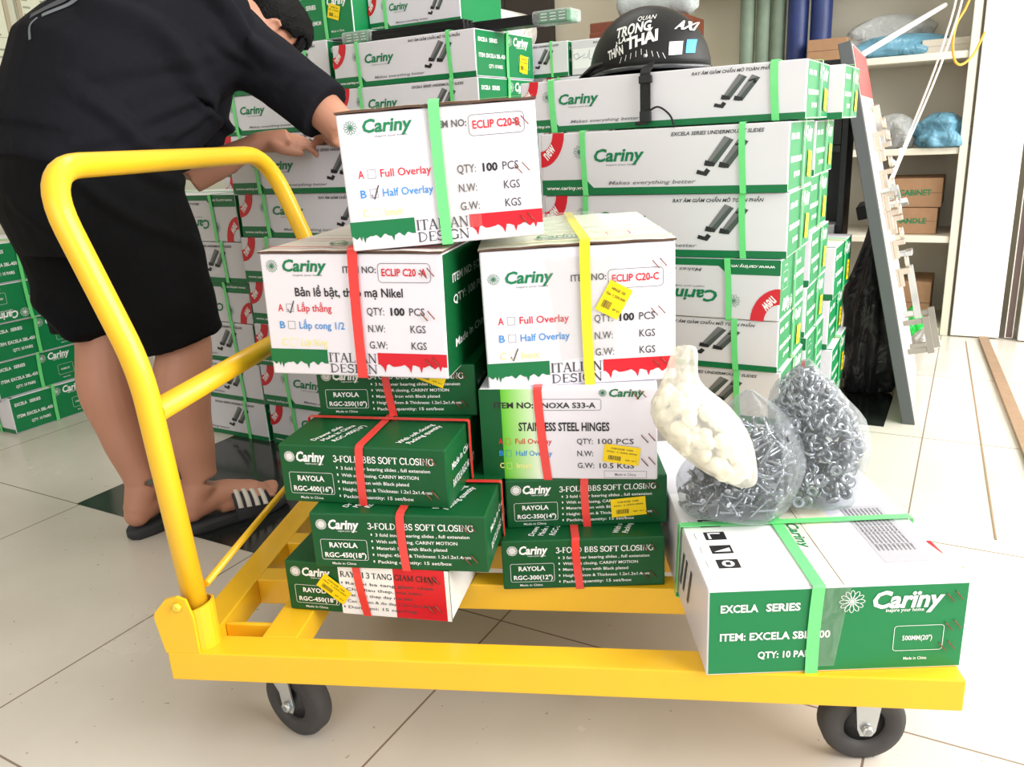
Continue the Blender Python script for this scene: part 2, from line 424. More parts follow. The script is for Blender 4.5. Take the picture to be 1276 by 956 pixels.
# ================================================================ CARTONS
def carton_body(root, w, d, h, ms, bev=.0025, lid=0):
    """ms: bottom, top, front, right, back, left; lid > 0 adds two corrugated top flaps with a brown raw edge"""
    bm = bmesh.new(); order = []
    hh = h-lid
    vs = [bm.verts.new(p) for p in ((-w/2,-d/2,0),(w/2,-d/2,0),(w/2,d/2,0),(-w/2,d/2,0),(-w/2,-d/2,hh),(w/2,-d/2,hh),(w/2,d/2,hh),(-w/2,d/2,hh))]
    for f, m in zip(((3,2,1,0),(4,5,6,7),(0,1,5,4),(1,2,6,5),(2,3,7,6),(3,0,4,7)), ms):
        if m not in order: order.append(m)
        bm.faces.new([vs[i] for i in f]).material_index = order.index(m)
    bmesh.ops.bevel(bm, geom=bm.edges[:], offset=bev, segments=2, affect='EDGES', profile=.5)
    b = obj('carton_body', bm, order, root)
    if lid:
        for s in (-1, 1):
            bm = bmesh.new(); o = .0016
            y0, y1 = (-d/2-o, -.001) if s < 0 else (.001, d/2+o)
            nseg = 14; top = ms[1]; prev = None
            for k in range(nseg+1):
                x = -w/2-o+(w+2*o)*k/nseg
                sag = .0006*math.sin(k*1.9+s)+.0016*math.sin(PI*k/nseg)
                zo = hh+.0004+(.0 if True else 0); z1 = hh+lid+sag
                ye = y0 if s < 0 else y1; yi = y1 if s < 0 else y0
                q = [bm.verts.new(p) for p in ((x, ye, zo+max(0, sag)), (x, yi, zo), (x, yi, hh+lid), (x, ye, z1))]
                if prev:
                    for i, mi in ((0, 0), (1, 1), (2, 2), (3, 1)):
                        f = bm.faces.new((prev[i], prev[(i+1) % 4], q[(i+1) % 4], q[i])); f.material_index = 1 if i in (0, 1, 3) else 0
                        f.smooth = False
                else: bm.faces.new(q[::-1]).material_index = 1
                prev = q
            bm.faces.new(prev).material_index = 1
            bmesh.ops.recalc_face_normals(bm, faces=bm.faces[:])
            obj('top_flap', bm, [top, DARKEDGE], root)
    return b
def strap(root, ax, p0, p1, width, w, d, h, m, off=.0022, label=None):
    """a band around the carton; ax 'x': over front, top, back and bottom at x = p0 (bottom) .. p1 (top); 'y': over the ends at y;
    'z': level, around the four sides at height p0"""
    t = .0007
    if ax == 'x': R = [(-d/2-off, -.0006), (-d/2-off, h+off), (d/2+off, h+off), (d/2+off, -.0006)]
    elif ax == 'y': R = [(-w/2-off, -.0006), (-w/2-off, h+off), (w/2+off, h+off), (w/2+off, -.0006)]
    else: R = [(-w/2-off, -d/2-off), (w/2+off, -d/2-off), (w/2+off, d/2+off), (-w/2-off, d/2+off)]
    P = []
    for i in range(4):
        a, b, c = Vector(R[i-1]), Vector(R[i]), Vector(R[(i+1) % 4]); r = .004 if (ax == 'z' or b.y > .001) else .0012
        q0 = b+(a-b).normalized()*r; q1 = b+(c-b).normalized()*r
        for k in range(4):
            s = k/3; P.append(q0*(1-s)**2+b*2*s*(1-s)+q1*s*s)
        for k in (1, 2, 3): P.append(q1.lerp(c+(b-c).normalized()*r, k/4))
    bm = bmesh.new(); rings = []; n = len(P); cen = sum(P, Vector((0, 0)))/n
    for i, p in enumerate(P):
        tn = (P[(i+1) % n]-P[i-1]).normalized(); nm = Vector((tn.y, -tn.x))
        if nm.dot(p-cen) < 0: nm = -nm
        q = p+nm*t; ring = []
        for pp, s in ((p, -1), (p, 1), (q, 1), (q, -1)):
            if ax == 'z': ring.append((pp.x, pp.y, p0+s*width/2)); continue
            wob = .0012*math.sin(i*.9)
            c = p0+(p1-p0)*min(1, max(0, p.y/h))+s*width/2+wob
            ring.append((c, pp.x, pp.y) if ax == 'x' else (pp.x, c, pp.y))
        rings.append([bm.verts.new(v) for v in ring])
    for i in range(n):
        a, b = rings[i], rings[(i+1) % n]
        for k in range(4): bm.faces.new((a[k], a[(k+1) % 4], b[(k+1) % 4], b[k]))
    bmesh.ops.recalc_face_normals(bm, faces=bm.faces[:])
    return obj('strap', bm, m, root, label=label)
_st = {}
def staples(root, w, d, h, spots, L=.015, mats=COPPER):
    """pairs of slanting wire staples on the front; spots are fractions of the front face"""
    if 'me' not in _st:
        bm = bmesh.new(); add_tube(bm, [(-L/2, .0006, 0), (-L/2, -.0004, 0), (L/2, -.0004, 0), (L/2, .0006, 0)], .0008, 6)
        me = bpy.data.meshes.new('staple'); bm.to_mesh(me); bm.free(); me.materials.append(mats); _st['me'] = me
    for fx, fz in spots:
        for dx in (0, .011):
            o = bpy.data.objects.new('staple', _st['me']); COL.objects.link(o); o.parent = root
            o.location = (fx*w-w/2+dx, -d/2-.0022, fz*h+dx*.25); o.rotation_euler = (0, math.radians(50), 0)
def sticker(root, side, w, d, h, fx, fz, sw, sh_, ang, label='small yellow price sticker'):
    bm = bmesh.new(); ms = [STK, P_BLACK]
    c, s = math.cos(ang), math.sin(ang)
    def put(x, y, e):
        X, Y = x*c-y*s, x*s+y*c
        if side == 'front': return (fx*w-w/2+X, -d/2-.0026-e, fz*h+Y)
        return (w/2+.0026+e, fx*d-d/2+X, fz*h+Y)
    def q(x0, y0, x1, y1, e, mi):
        bm.faces.new([bm.verts.new(put(*p, e)) for p in ((x0, y0), (x1, y0), (x1, y1), (x0, y1))]).material_index = mi
    q(-sw/2, -sh_/2, sw/2, sh_/2, 0, 0)
    rr = random.Random(3)
    x = -sw*.36
    while x < sw*.0:                                               # bar code
        b = rr.choice((.0004, .0007, .001)); q(x, -sh_*.34, x+b, -sh_*.1, .0003, 1); x += b+rr.choice((.0006, .0009))
    for t, y, x0, x1, k in (('HINGE 100', .26, -.3, .3, .09), ('Gia: 1.250.000', .08, -.42, .42, .08), ('SP 01', -.3, .12, .42, .07)):
        vs, fs = glyphs(t, .01, 0); W = max(v[0] for v in vs)
        vv = [bm.verts.new(put(x0*sw+a*(x1-x0)*sw/W, y*sh_+b*sh_*k, .0003)) for a, b in vs]
        for f in fs:
            try: bm.faces.new([vv[i] for i in f]).material_index = 1
            except ValueError: pass
    return obj('price_sticker', bm, ms, root, label=label)
def tape(root, pts_quads, name='clear_tape'):
    bm = bmesh.new()
    for qd in pts_quads: bm.faces.new([bm.verts.new(p) for p in qd])
    bmesh.ops.remove_doubles(bm, verts=bm.verts[:], dist=1e-5)
    return obj(name, bm, TAPE, root, label='strip of clear packing tape')

# ---------------------------------------------------------------- hinge cartons (white fronts)
def drips(pr, x0, x1, ytop, ybot, m, seed):
    """colour block with a dripping lower edge"""
    r = random.Random(seed); n = 40; edge = []
    drop = {r.randrange(3, n-2) for _ in range(4)}
    for k in range(n+1):
        b = ybot+.012+.022*abs(math.sin(k*.42+seed))+.006*math.sin(k*1.3)+(r.random()-.5)*.004
        edge.append((x0+(x1-x0)*k/n, b-(.045 if k in drop else 0)))
    for a, b in zip(edge, edge[1:]): pr.poly([a, b, (b[0], ytop), (a[0], ytop)], m, 1)
def slanted_check(pr, x, y, k):
    pr.stroke([(x-.012*k, y+.01), (x, y-.025), (x+.028*k, y+.075)], .0016, P_BLACK, 4)
def eclip_print(pr, letter, lines, extra, check, cut=False):
    pr.flower(.065, .885, .0095, P_LOGO, 12, .0006)
    pr.text('Cariny', .125, .845, .095, P_LOGO, .375, .022, .2)
    pr.text('inspire your home', .18, .808, .016, P_GREY, .345)
    pr.text('ITEM NO:', .463, .835, .052, P_DSERIF, .645, .012)
    pr.frame(.655, .762, .937, .908, .0007, P_DSERIF, 2, .006)
    pr.text('ECLIP C20 -' + letter if letter == 'A' else 'ECLIP C20-'+letter, .675, .812, .058, P_RED, .915, .014)
    if extra: pr.text(extra, .182, .648, .07, P_BLACK, .782, .012)
    for (t, y, m) in zip(lines, (.525, .385, .245), (P_RED, P_BLUE, P_YEL)):
        pr.text('ABC'[(y < .5)+(y < .3)], .074, y, .06, m, .104, .004)
        pr.frame(.122, y-.005, .163, y+.06, .0006, P_GREY if m != P_YEL else P_YEL, 2, .0008)
        pr.text(t, .187, y, .06, m, .187+.0215*len(t) if m != P_YEL else .187+.019*len(t), .002)
    slanted_check(pr, .142, (.525, .385, .245)[check]+.01, 1)
    for a, y, b, c in (('QTY:', .505, .673, 'PCS'), ('N.W:', .368, .67, 'KGS'), ('G.W:', .235, .676, 'KGS')):
        pr.text(a, .577, y, .062, P_DSERIF, b); pr.text(c, .81, y, .062, P_DSERIF, .893)
    pr.text('100', .708, .505, .06, P_BLACK, .785, .03)
    drips(pr, 0, .332, .215, .075, P_GREEN, 2); drips(pr, .617, .999, .2, .07, P_RED, 5)
    pr.serif('ITALIAN', .336, .115, .077, P_DSERIF, .612); pr.serif('DESIGN', .338, .028, .072, P_DSERIF, .612)
def hinge_carton(label, w, d, h, loc, yaw, tilt, letter, lines, extra, check, bandm, b0, b1, topm=WHITE):
    root = empty('hinge_carton', loc, yaw, label, 'box', None); root.rotation_euler = (0, tilt, yaw)
    carton_body(root, w, d, h, [GREYW, topm, WHITE, GREEN if letter != 'A' else DGREEN, GREYW, GREEN], lid=.0036)
    fr = Print(w, h); eclip_print(fr, letter, lines, extra, check)
    if letter == 'C': fr.it = [([(x, y*.9-.006*h) for x, y in vs], fs, m, l) for vs, fs, m, l in fr.it]
    rs = Print(d, h)
    for i, y in enumerate((.72, .55, .2)):
        rs.text(('ITEM NO: ECLIP', 'QTY: 100 PCS', 'Made in China')[i], .12, y, .07, PINK_W, .12+.5, .01)
    tp = Print(w, d)
    tp.rect(0, .06, 1, .075, P_RED if letter == 'A' else P_YEL, 0); tp.rect(0, .3, 1, .31, P_RED if letter == 'A' else P_YEL, 0)
    tp.text('Cariny', .3, .14, .1, P_LOGO, .55, .02, .2); tp.frame(.68, .12, .8, .24, .002, P_RED, 2, .01)
    emit([('front', fr), ('right', rs)], w, d, h, parent=root)
    emit([('top', tp)], w, d, h+.003, 'top_printing', root)
    strap(root, 'x', b0, b1, .0155, w, d, h+.0025, bandm, .0045)
    staples(root, w, d, h, ((.9, .83), (.89, .5), (.9, .13)))
    return root
ENL = ('Full Overlay', 'Half Overlay', 'Inset')
A_ = lambda a, yaw, w, d: Vector((a[0], a[1], a[2]))+Vector((math.cos(yaw)*w/2-math.sin(yaw)*d/2, math.sin(yaw)*w/2+math.cos(yaw)*d/2, 0))
rad = math.radians
DECK = .1985
# heights of the tops of the two piles on the cart
zB1, zB2, zB3, zB4 = DECK+.086, DECK+.086+.091, DECK+.086+.091+.094, DECK+.086+.091+.094+.086
zC1, zC2, zIN, zEC = DECK+.087, DECK+.087+.0845, DECK+.087+.0845+.151, DECK+.087+.0845+.151+.218

# ---------------------------------------------------------------- dark green slide cartons
BUL = ('3 fold inner bearing slides , full extension', 'With soft closing, CARINY MOTION', 'Material: Iron with Black plated', 'Height: 45mm & Thickness: 1.2x1.2x1.4mm', 'Packing quantity: 15 set/box')
BULW = (.53, .46, .4, .53, .42)
def rayola_print(pr, size, flag=False):
    if flag:
        pr.rect(.335, 0, .67, 1, PINK_W, 0); pr.rect(.67, 0, .975, 1, P_RED, 0); pr.rect(.975, 0, 1, 1, PINK_W, 0)
    pr.flower(.066, .8, .0085, PINK_W, 16, .0008)
    pr.text('Cariny', .107, .725, .17, PINK_W, .285, .03, .2); pr.text('inspire your home', .16, .675, .03, PINK_W, .27)
    if flag: pr.serif('RAY BI 3 TANG GIAM CHAN', .345, .755, .11, P_BLACK, .93, 2, .19)
    else: pr.serif('3-FOLD BBS SOFT CLOSING', .335, .735, .11, PINK_W, .93, 2, .19)
    pr.frame(.05, .16, .32, .53, .0006, PINK_W, 2, .003)
    pr.text('RAYOLA', .1, .385, .095, PINK_W, .265, .022); pr.text(size, .068, .205, .09, PINK_W, .31, .022)
    pr.text('Made in China', .105, .07, .045, PINK_W, .245)
    fl = ('Ray bi ba tang giam chan', 'Chat lieu thep, ma kem', 'Vat lieu: thep day ma den', 'Cao 45mm & do day 1.2x1.2x1.4mm', 'Dong goi: 15 cap/hop')
    for i, (y, t) in enumerate(zip((.605, .485, .365, .24, .115), fl if flag else BUL)):
        m = (P_DSERIF if flag else PINK_W)
        pr.text(t, .375, y, .06, m, .375+BULW[i], .004)
        pr.rect(.348, y+.012, .356, y+.05, m, 2)
def rayola(label, size, w, d, h, a, yaw, tilt=0, b0=0, b1=0, flag=False, long=None, stk=None, mirror=True):
    root = empty('slide_carton', A_(a, yaw, w, d), yaw, label, 'box', 'dark green drawer slide cartons on the trolley')
    root.rotation_euler = (0, tilt, yaw)
    carton_body(root, w, d, h, [DGREEN, DGREEN, DGREEN, PINK_W if flag else DGREEN, DGREEN, DGREEN])
    fr = Print(w, h); rayola_print(fr, size, flag)
    tp = Print(w, d)
    for k, x in enumerate((.2, .26, .33, .72, .78)):
        tp.text(('Drawer slide', 'Made in China', size, 'With soft closing', 'Packing quantity')[k], x, .04, .075*w/d*.5, PINK_W, None, .01, 0, 2, rad(72))
    rs = Print(d, h)
    rs.text('Made in China', .06, .55, .12, PINK_W, .3); rs.text('RAYOLA '+size, .06, .25, .14, PINK_W, .34)
    emit([('front', fr), ('top', tp)]+([] if flag else [('right', rs)]), w, d, h, parent=root)
    strap(root, 'x', b0*w-w/2, b1*w-w/2, .0125, w, d, h, BAND_R)
    if long is not None: strap(root, 'y', -d/2+long, -d/2+long, .009, w, d, h, BAND_R, .0042)
    staples(root, w, d, h, ((.885, .78), (.885, .22)))
    if stk: sticker(root, 'front', w, d, h, *stk)
    return root
rayola('green, white and red slide carton at the bottom of the left pile', 'RGC-450(18")', .267, .47, .086, (.141, .122, DECK), rad(-5), 0, .49, .45, True, None, (.3, .5, .052, .027, rad(-38)))
rayola('green slide carton second from the bottom of the left pile, printed 450', 'RGC-450(18")', .269, .47, .091, (.2, .104, zB1), rad(-1.5), 0, .535, .525, False, .115)
rayola('green slide carton with a red cross of straps on its top, printed 400', 'RGC-400(16")', .265, .42, .094, (.148, .144, zB2), rad(-5.2), 0, .49, .5, False, .115)
rayola('green slide carton right below the left white hinge carton, printed 250', 'RGC-250(10")', .265, .27, .086, (.17, .272, zB3), rad(-1), 0, .475, .44, False, None, (.73, .8, .05, .026, rad(-22)))
rayola('green slide carton at the bottom of the right pile, printed 300', 'RGC-300(12")', .258, .32, .087, (.473, .191, DECK), rad(5.6), 0, .475, .455, False)
rayola('green slide carton second from the bottom of the right pile, with a yellow sticker', 'RGC-350(14")', .259, .37, .0845, (.478, .234, zC1), rad(6.3), 0, .5, .49, False, None, (.76, .38, .056, .032, rad(4)))

# ---------------------------------------------------------------- the stainless hinge carton with the green fade
w, d, h = .276, .32, .151; yw = rad(-.7)
root = empty('hinge_carton', A_((.443, .245, zC2), yw, w, d), yw, 'white carton with a green fade at its left, lying under the yellow strapped hinge carton', 'box')
carton_body(root, w, d, h, [GREYW, WHITE, WHITE, WHITE, GREYW, DGREEN])
fr = Print(w, h)
fr.rect(0, 0, .125, 1, DGREEN, 0)
for k in range(20):
    t = k/19; c = [a+(b-a)*t**.8 for a, b in zip((96, 190, 40), (246, 248, 240))]
    fr.rect(.125+.012*k, 0, .125+.012*(k+1), 1, mat('print_fade_%02d' % k, c, .4), 0)
fr.flower(.7, .955, .006, P_LOGO, 12, .0006); fr.text('Cariny', .735, .915, .085, P_GREEN, .93, .022, .2)
fr.text('ITEM NO:', .085, .795, .065, P_BLACK, .31, .022); fr.frame(.335, .77, .69, .89, .0006, P_DSERIF, 2, .004)
fr.text('INOXA S33-A', .345, .795, .06, P_BLACK, .66, .014)
fr.text('STAINLESS STEEL HINGES', .22, .545, .095, P_BLACK, .735, .02)
for t, y, m in (('Full Overlay', .4, P_RED), ('Half Overlay', .265, P_BLUE), ('Inset', .125, P_YEL)):
    fr.text('ABC'[(y < .3)+(y < .2)], .1, y, .06, m, .125, .01); fr.frame(.14, y-.01, .17, y+.06, .0005, m, 3, .0008)
    fr.text(t, .197, y, .06, m, .197+.0175*len(t), .004)
for a, y, b in (('QTY:', .4, .64), ('N.W:', .265, .64), ('G.W:', .13, .645)): fr.text(a, .55, y, .062, P_DSERIF, b, .004)
fr.text('100 PCS', .67, .4, .06, P_DSERIF, .87, .004); fr.text('10.5 KGS', .675, .13, .058, P_BLACK, .87, .006)
fr.frame(.7, .02, .94, .1, .0005, P_GREY, 2, .001); fr.text('Made in China', .76, .045, .03, P_GREY, .88)
emit([('front', fr)], w, d, h, parent=root)
strap(root, 'x', .375*w-w/2, .335*w-w/2, .0135, w, d, h, BAND_R)
staples(root, w, d, h, ((.88, .93), (.93, .46), (.93, .2)))
sticker(root, 'front', w, d, h, .8, .285, .056, .03, rad(-8))

# ---------------------------------------------------------------- three white hinge cartons
A = hinge_carton('white hinge carton with a red strap on top of the left pile', .287, .38, .192, A_((.122, .222, zB4), rad(-5), .287, .38), rad(-5), rad(1.2), 'A',
                 ('Lắp thẳng', 'Lắp cong 1/2', 'Lọt lòng'), 'Bản lề bật, thép mạ Nikel', 0, BAND_R, .008, .0085, mat('red_lined_top', (236, 226, 222), .42))
Cc = hinge_carton('white hinge carton with a yellow strap and sticker on top of the right pile', .292, .42, .218, A_((.459, .25, zIN), rad(6.8), .292, .42), rad(6.8), rad(-.6), 'C',
                  ENL, None, 2, BAND_Y, .0115, .0115, mat('cream_top', (232, 234, 218), .42))
sticker(Cc, 'front', .292, .42, .218, .68, .6, .038, .05, rad(-30))
tape(Cc, [((-.05, -.2125, .2), (.06, -.2125, .2), (.06, -.2125, .05), (-.03, -.2125, .04)), ((-.05, -.216, .225), (.06, -.216, .225), (.06, .21, .226), (-.05, .21, .226))])
Bc = hinge_carton('white hinge carton with a light green strap, bridging the tops of both piles', .278, .38, .192, A_((.283, .195, zB4+.1968), rad(12), .278, .38), rad(12), rad(-1.6), 'B',
                  ENL, None, 1, BAND_G, -.003, -.003)
tape(Bc, [((-.02, -.1925, .19), (.05, -.1925, .19), (.05, -.1925, .02), (.0, -.1925, .02)), ((.1395+.004, -.15, .02), (.1395+.004, .12, .02), (.1395+.004, .12, .18), (.1395+.004, -.15, .18))])
# ================================================================ TROLLEY
trolley = empty('platform_trolley', (.55, .4, 0), 0, 'yellow steel platform trolley carrying the cartons', 'trolley')
trolley.location = (0, 0, 0)
L_, D_, zb, zt = 1.1, .8, .152, .1984
def beam(name, lo, hi): return obj(name, box_bm(lo, hi, .002), YEL, trolley)
beam('frame_beam', (0, 0, zb), (L_, .047, zt))
for y in (.205, .335, .53): beam('frame_beam', (.047, y, zb), (L_-.047, y+.04, zt))
beam('frame_beam', (0, D_-.047, zb), (L_, D_, zt))
beam('end_beam', (0, .0472, zb), (.047, D_-.0472, zt-.0002)); beam('end_beam', (L_-.047, .0472, zb), (L_, D_-.0472, zt-.0002))
for x in (.125, L_-.185): beam('cross_beam', (x, .0472, zb+.004), (x+.055, .2048, zt-.001))
for x in (.125, L_-.185): beam('cross_beam', (x, .5702, zb+.004), (x+.055, D_-.0472, zt-.001))
for x in (.0475, L_-.1295):
    beam('caster_plate', (x, .05, zb+.004), (x+.077, .112, zb+.012)); beam('caster_plate', (x, .085, zb+.0125), (x+.077, .093, zt-.006))
# handle: one bent tube with a cross tube
def hx(z): return 0.0 if z < .6 else -.012
pth = [(.044, .030, .19), (.024, .030, .622), (-.066, .034, .889), (-.066, .735, .887), (.024, .742, .622), (.044, .742, .19)]
bm = bmesh.new(); add_tube(bm, round_path([Vector(p) for p in pth], [.05, .085, .1, .05], 9), .0172, 18)
obj('handle_tube', bm, YEL, trolley)
bm = bmesh.new(); add_tube(bm, [(.030, .033, .560), (.030, .739, .550)], .0165, 16); obj('cross_tube', bm, YEL, trolley)
bm = bmesh.new(); add_tube(bm, [(.052, .045, .287), (.022, .735, .287)], .0055, 10); obj('brace_rod', bm, YEL, trolley)
for y, s in ((.0, 1), (.772, -1)):
    bm = bmesh.new()
    # folding bracket: a cheek plate with a rounded shoulder and a half-round sleeve behind it
    T = Matrix(((1, 0, 0, 0), (0, 0, s, y+s*.0005), (0, 1, 0, zt), (0, 0, 0, 1)))
    pr = [(-.012, 0), (.046, 0), (.036, .06), (.022, .082), (-.002, .084), (-.03, .062), (-.033, .05)]
    # outer cheek
    add_prism(bm, [(-.002, 0), (.05, 0), (.05, .06), (.043, .088), (.03, .093), (.012, .088), (-.008, .066), (-.01, .056)], T, .005)
    yc = y+s*.0295
    for k in range(12):
        a0, a1 = [(-1.9+3.8*j/12) for j in (k, k+1)]
        q = []
        for r in (.0205, .024):
            for a in (a0, a1):
                for z in (zt, zt+.072-.02*(1-math.cos(a))*.3): q.append((.043+r*math.cos(a), yc-s*r*math.sin(a), z))
        v = [bm.verts.new(p) for p in q]
        for f in ((0,1,3,2),(4,6,7,5),(0,4,5,1),(2,3,7,6),(1,5,7,3),(0,2,6,4)): bm.faces.new([v[i] for i in f])
    bmesh.ops.recalc_face_normals(bm, faces=bm.faces[:])
    br = obj('fold_bracket', bm, YEL, trolley)
    bm = bmesh.new(); add_lathe(bm, [(.0075, 0), (.0075, .005), (.004, .007)], 6, Matrix.Translation((.03, y+s*.0003, zt+.078)) @ Matrix.Rotation(PI/2*s, 4, 'X'))
    obj('bolt', bm, mat('painted_bolt', (228, 196, 60), .45), br)
def caster(x, y, ang, swivel=True):
    R = .0605
    T0 = Matrix.Translation((x, y, 0)) @ Matrix.Rotation(ang, 4, 'Z')
    c = empty('caster', (0, 0, 0)); c.parent = trolley; c.matrix_local = T0
    Tw = Matrix.Translation((0, .0, R)) @ Matrix.Rotation(PI/2, 4, 'X')
    bm = bmesh.new()
    add_lathe(bm, [(.030, -.0165), (.050, -.0165), (.0575, -.0145), (R, -.009), (R, .009), (.0575, .0145), (.050, .0165), (.030, .0165)], 40, Tw, close=True)
    bmesh.ops.recalc_face_normals(bm, faces=bm.faces[:])
    obj('tyre', bm, RUBBER, c)
    bm = bmesh.new(); add_lathe(bm, [(.012, -.018), (.014, -.011), (.030, -.010), (.0302, .010), (.014, .011), (.012, .018)], 32, Tw); obj('wheel_hub', bm, HUBG, c)
    bm = bmesh.new()
    for s in (-1, 1):
        Tp = Matrix(((1, 0, 0, 0), (0, 0, -s, -s*.0195 if s > 0 else .0195), (0, 1, 0, R), (0, 0, 0, 1)))
        Tp = Matrix(((1, 0, 0, 0), (0, 0, 1, s*.0215-.0015), (0, 1, 0, R), (0, 0, 0, 1)))
        o = -.0
        add_prism(bm, [(-.008, -.012), (.008, -.012), (.013, -.004), (.016, .02), (.058 if swivel else .022, .075), (-.002 if swivel else -.02, .075), (-.013, 0)], Tp, .003)
    add_box(bm, (-.004 if swivel else -.022, -.023, R+.072), (.058 if swivel else .024, .023, R+.076))
    add_lathe(bm, [(.024, R+.0762), (.026, R+.083), (.02, R+.0875)], 20, Matrix.Translation((.028 if swivel else 0, 0, 0)))
    add_box(bm, ((-.01 if swivel else -.04), -.03, R+.0876), ((.068 if swivel else .04), .03, zb), 0, .001)
    bmesh.ops.recalc_face_normals(bm, faces=bm.faces[:])
    obj('caster_fork', bm, ZINC, c)
    bm = bmesh.new()
    add_tube(bm, [(0, -.0305, R), (0, .0305, R)], .0048, 10)
    for s in (-1, 1): add_lathe(bm, [(.0085, 0), (.0085, .006), (.006, .0075)], 6, Matrix.Translation((0, s*.023, R)) @ Matrix.Rotation(-PI/2*s, 4, 'X'))
    bmesh.ops.recalc_face_normals(bm, faces=bm.faces[:])
    obj('axle_bolt', bm, ZINC, c)
    return c
caster(.15, .085, rad(156)); caster(1.005, .092, rad(4), False)
caster(.12, .70, rad(200)); caster(1.0, .70, rad(4), False)

# ---------------------------------------------------------------- big green-ended carton on the trolley's right end
w, d, h = .334, .53, .128; yw = rad(6.6)
EXA = (.772, -.008, DECK)
ex = empty('slide_carton', A_(EXA, yw, w, d), yw, 'long white carton with green end on the trolley, carrying the three bags', 'box')
carton_body(ex, w, d, h, [GREYW, WHITE, GREEN, WHITE, GREEN, WHITE])
def green_end(pr, item='ITEM: EXCELA SBL-500', size='500MM(20")', k=1, dots=True):
    pr.text('EXCELA', .05, .745, .088, PINK_W, .195, .026); pr.text('SERIES', .225, .745, .088, PINK_W, .357, .026)
    pr.text(item, .05, .415, .088, PINK_W, .478, .022); pr.text('QTY: 10 PAIRS', .2, .195, .08, PINK_W, .43, .022)
    pr.flower(.553, .82, .0165*k, PINK_W, 12, .0008)
    pr.text('Carïny' if dots else 'Cariny', .632, .735, .195, PINK_W, .905, .028, .2)
    pr.text('inspire your home', .685, .685, .042, PINK_W, .83, .006)
    pr.frame(.725, .225, .915, .515, .0007, PINK_W, 2, .004); pr.text(size, .758, .345, .058, PINK_W, .873, .008)
    pr.text('Made in China', .77, .115, .035, PINK_W, .86, .004)
fr = Print(w, h); green_end(fr)
tp = Print(w, d)
tp.rect(.005, .008, .41, .55, PINK_W, 0)
tp.rect(.44, .004, .66, .996, mat('kraft_tape', (242, 236, 214), .35), 0)
tp.stroke([(.52, .004), (.52, .996)], .0012, DARKEDGE, 1)
for k in range(4):                                    # handling pictograms
    y = .10+.075*k; tp.rect(.08, y, .17, y+.045, P_BLACK, 1)
    if k % 4 == 0: tp.poly([(.125+.026*math.cos(a*.7)*1.0, y+.0225+.016*math.sin(a*.7)) for a in range(9)], PINK_W, 2); tp.rect(.115, y+.015, .135, y+.03, P_BLACK, 3)
    elif k == 1: tp.poly([(.09, y+.01), (.16, y+.01), (.16, y+.03)], PINK_W, 2)
    elif k == 2: tp.stroke([(.1, y+.006), (.1, y+.036), (.15, y+.036)], .004, PINK_W, 2)
    else: tp.rect(.1, y+.006, .15, y+.036, PINK_W, 2); tp.rect(.115, y+.012, .135, y+.03, P_BLACK, 3)
    tp.stroke([(.04, y+.005), (.04, y+.04)], .0008, P_GREY, 2)
tp.text('500', .1, .43, .03, P_BLACK, .19, .02, 0, 2, rad(-90))
tp.text('Cariny', .455, .33, .03, P_LOGO, .68, .02, .2, 2, rad(-90))
tp.rect(.74, .1, .93, .42, P_LGREY, 0)
for k in range(9): tp.text('Undermount slide soft closing full extension 500mm', .755+.018*k, .40, .007, P_DSERIF, 1.14+.018*k, .002, 0, 2, rad(-90))
tp.poly([(.995, .12), (.995, .2), (.975, .2)], P_RED, 1)
ls = Print(d, h)
for k, s in enumerate((.1, .14, .2)):
    ls.poly([(.55+s, .25), (.57+s, .25), (.62+s, .75), (.6+s, .75)], P_DSERIF, 1)
emit([('front', fr), ('top', tp), ('left', ls), ], w, d, h, parent=ex)
strap(ex, 'x', .41*w-w/2, .42*w-w/2, .0165, w, d, h, BAND_G)
strap(ex, 'y', -d/2+.2, -d/2+.175, .013, w, d, h, BAND_G, .0042)
staples(ex, w, d, h, ((.925, .83), (.93, .5), (.915, .26)), )
tape(ex, [((-.02, -d/2-.0018, h), (.015, -d/2-.0018, h), (.0, -d/2-.0018, .01), (-.022, -d/2-.0018, .01)), ((-.02, -d/2-.0018, h), (.015, -d/2-.0018, h), (.015, d/2, h+.0026), (-.02, d/2, h+.0026))])

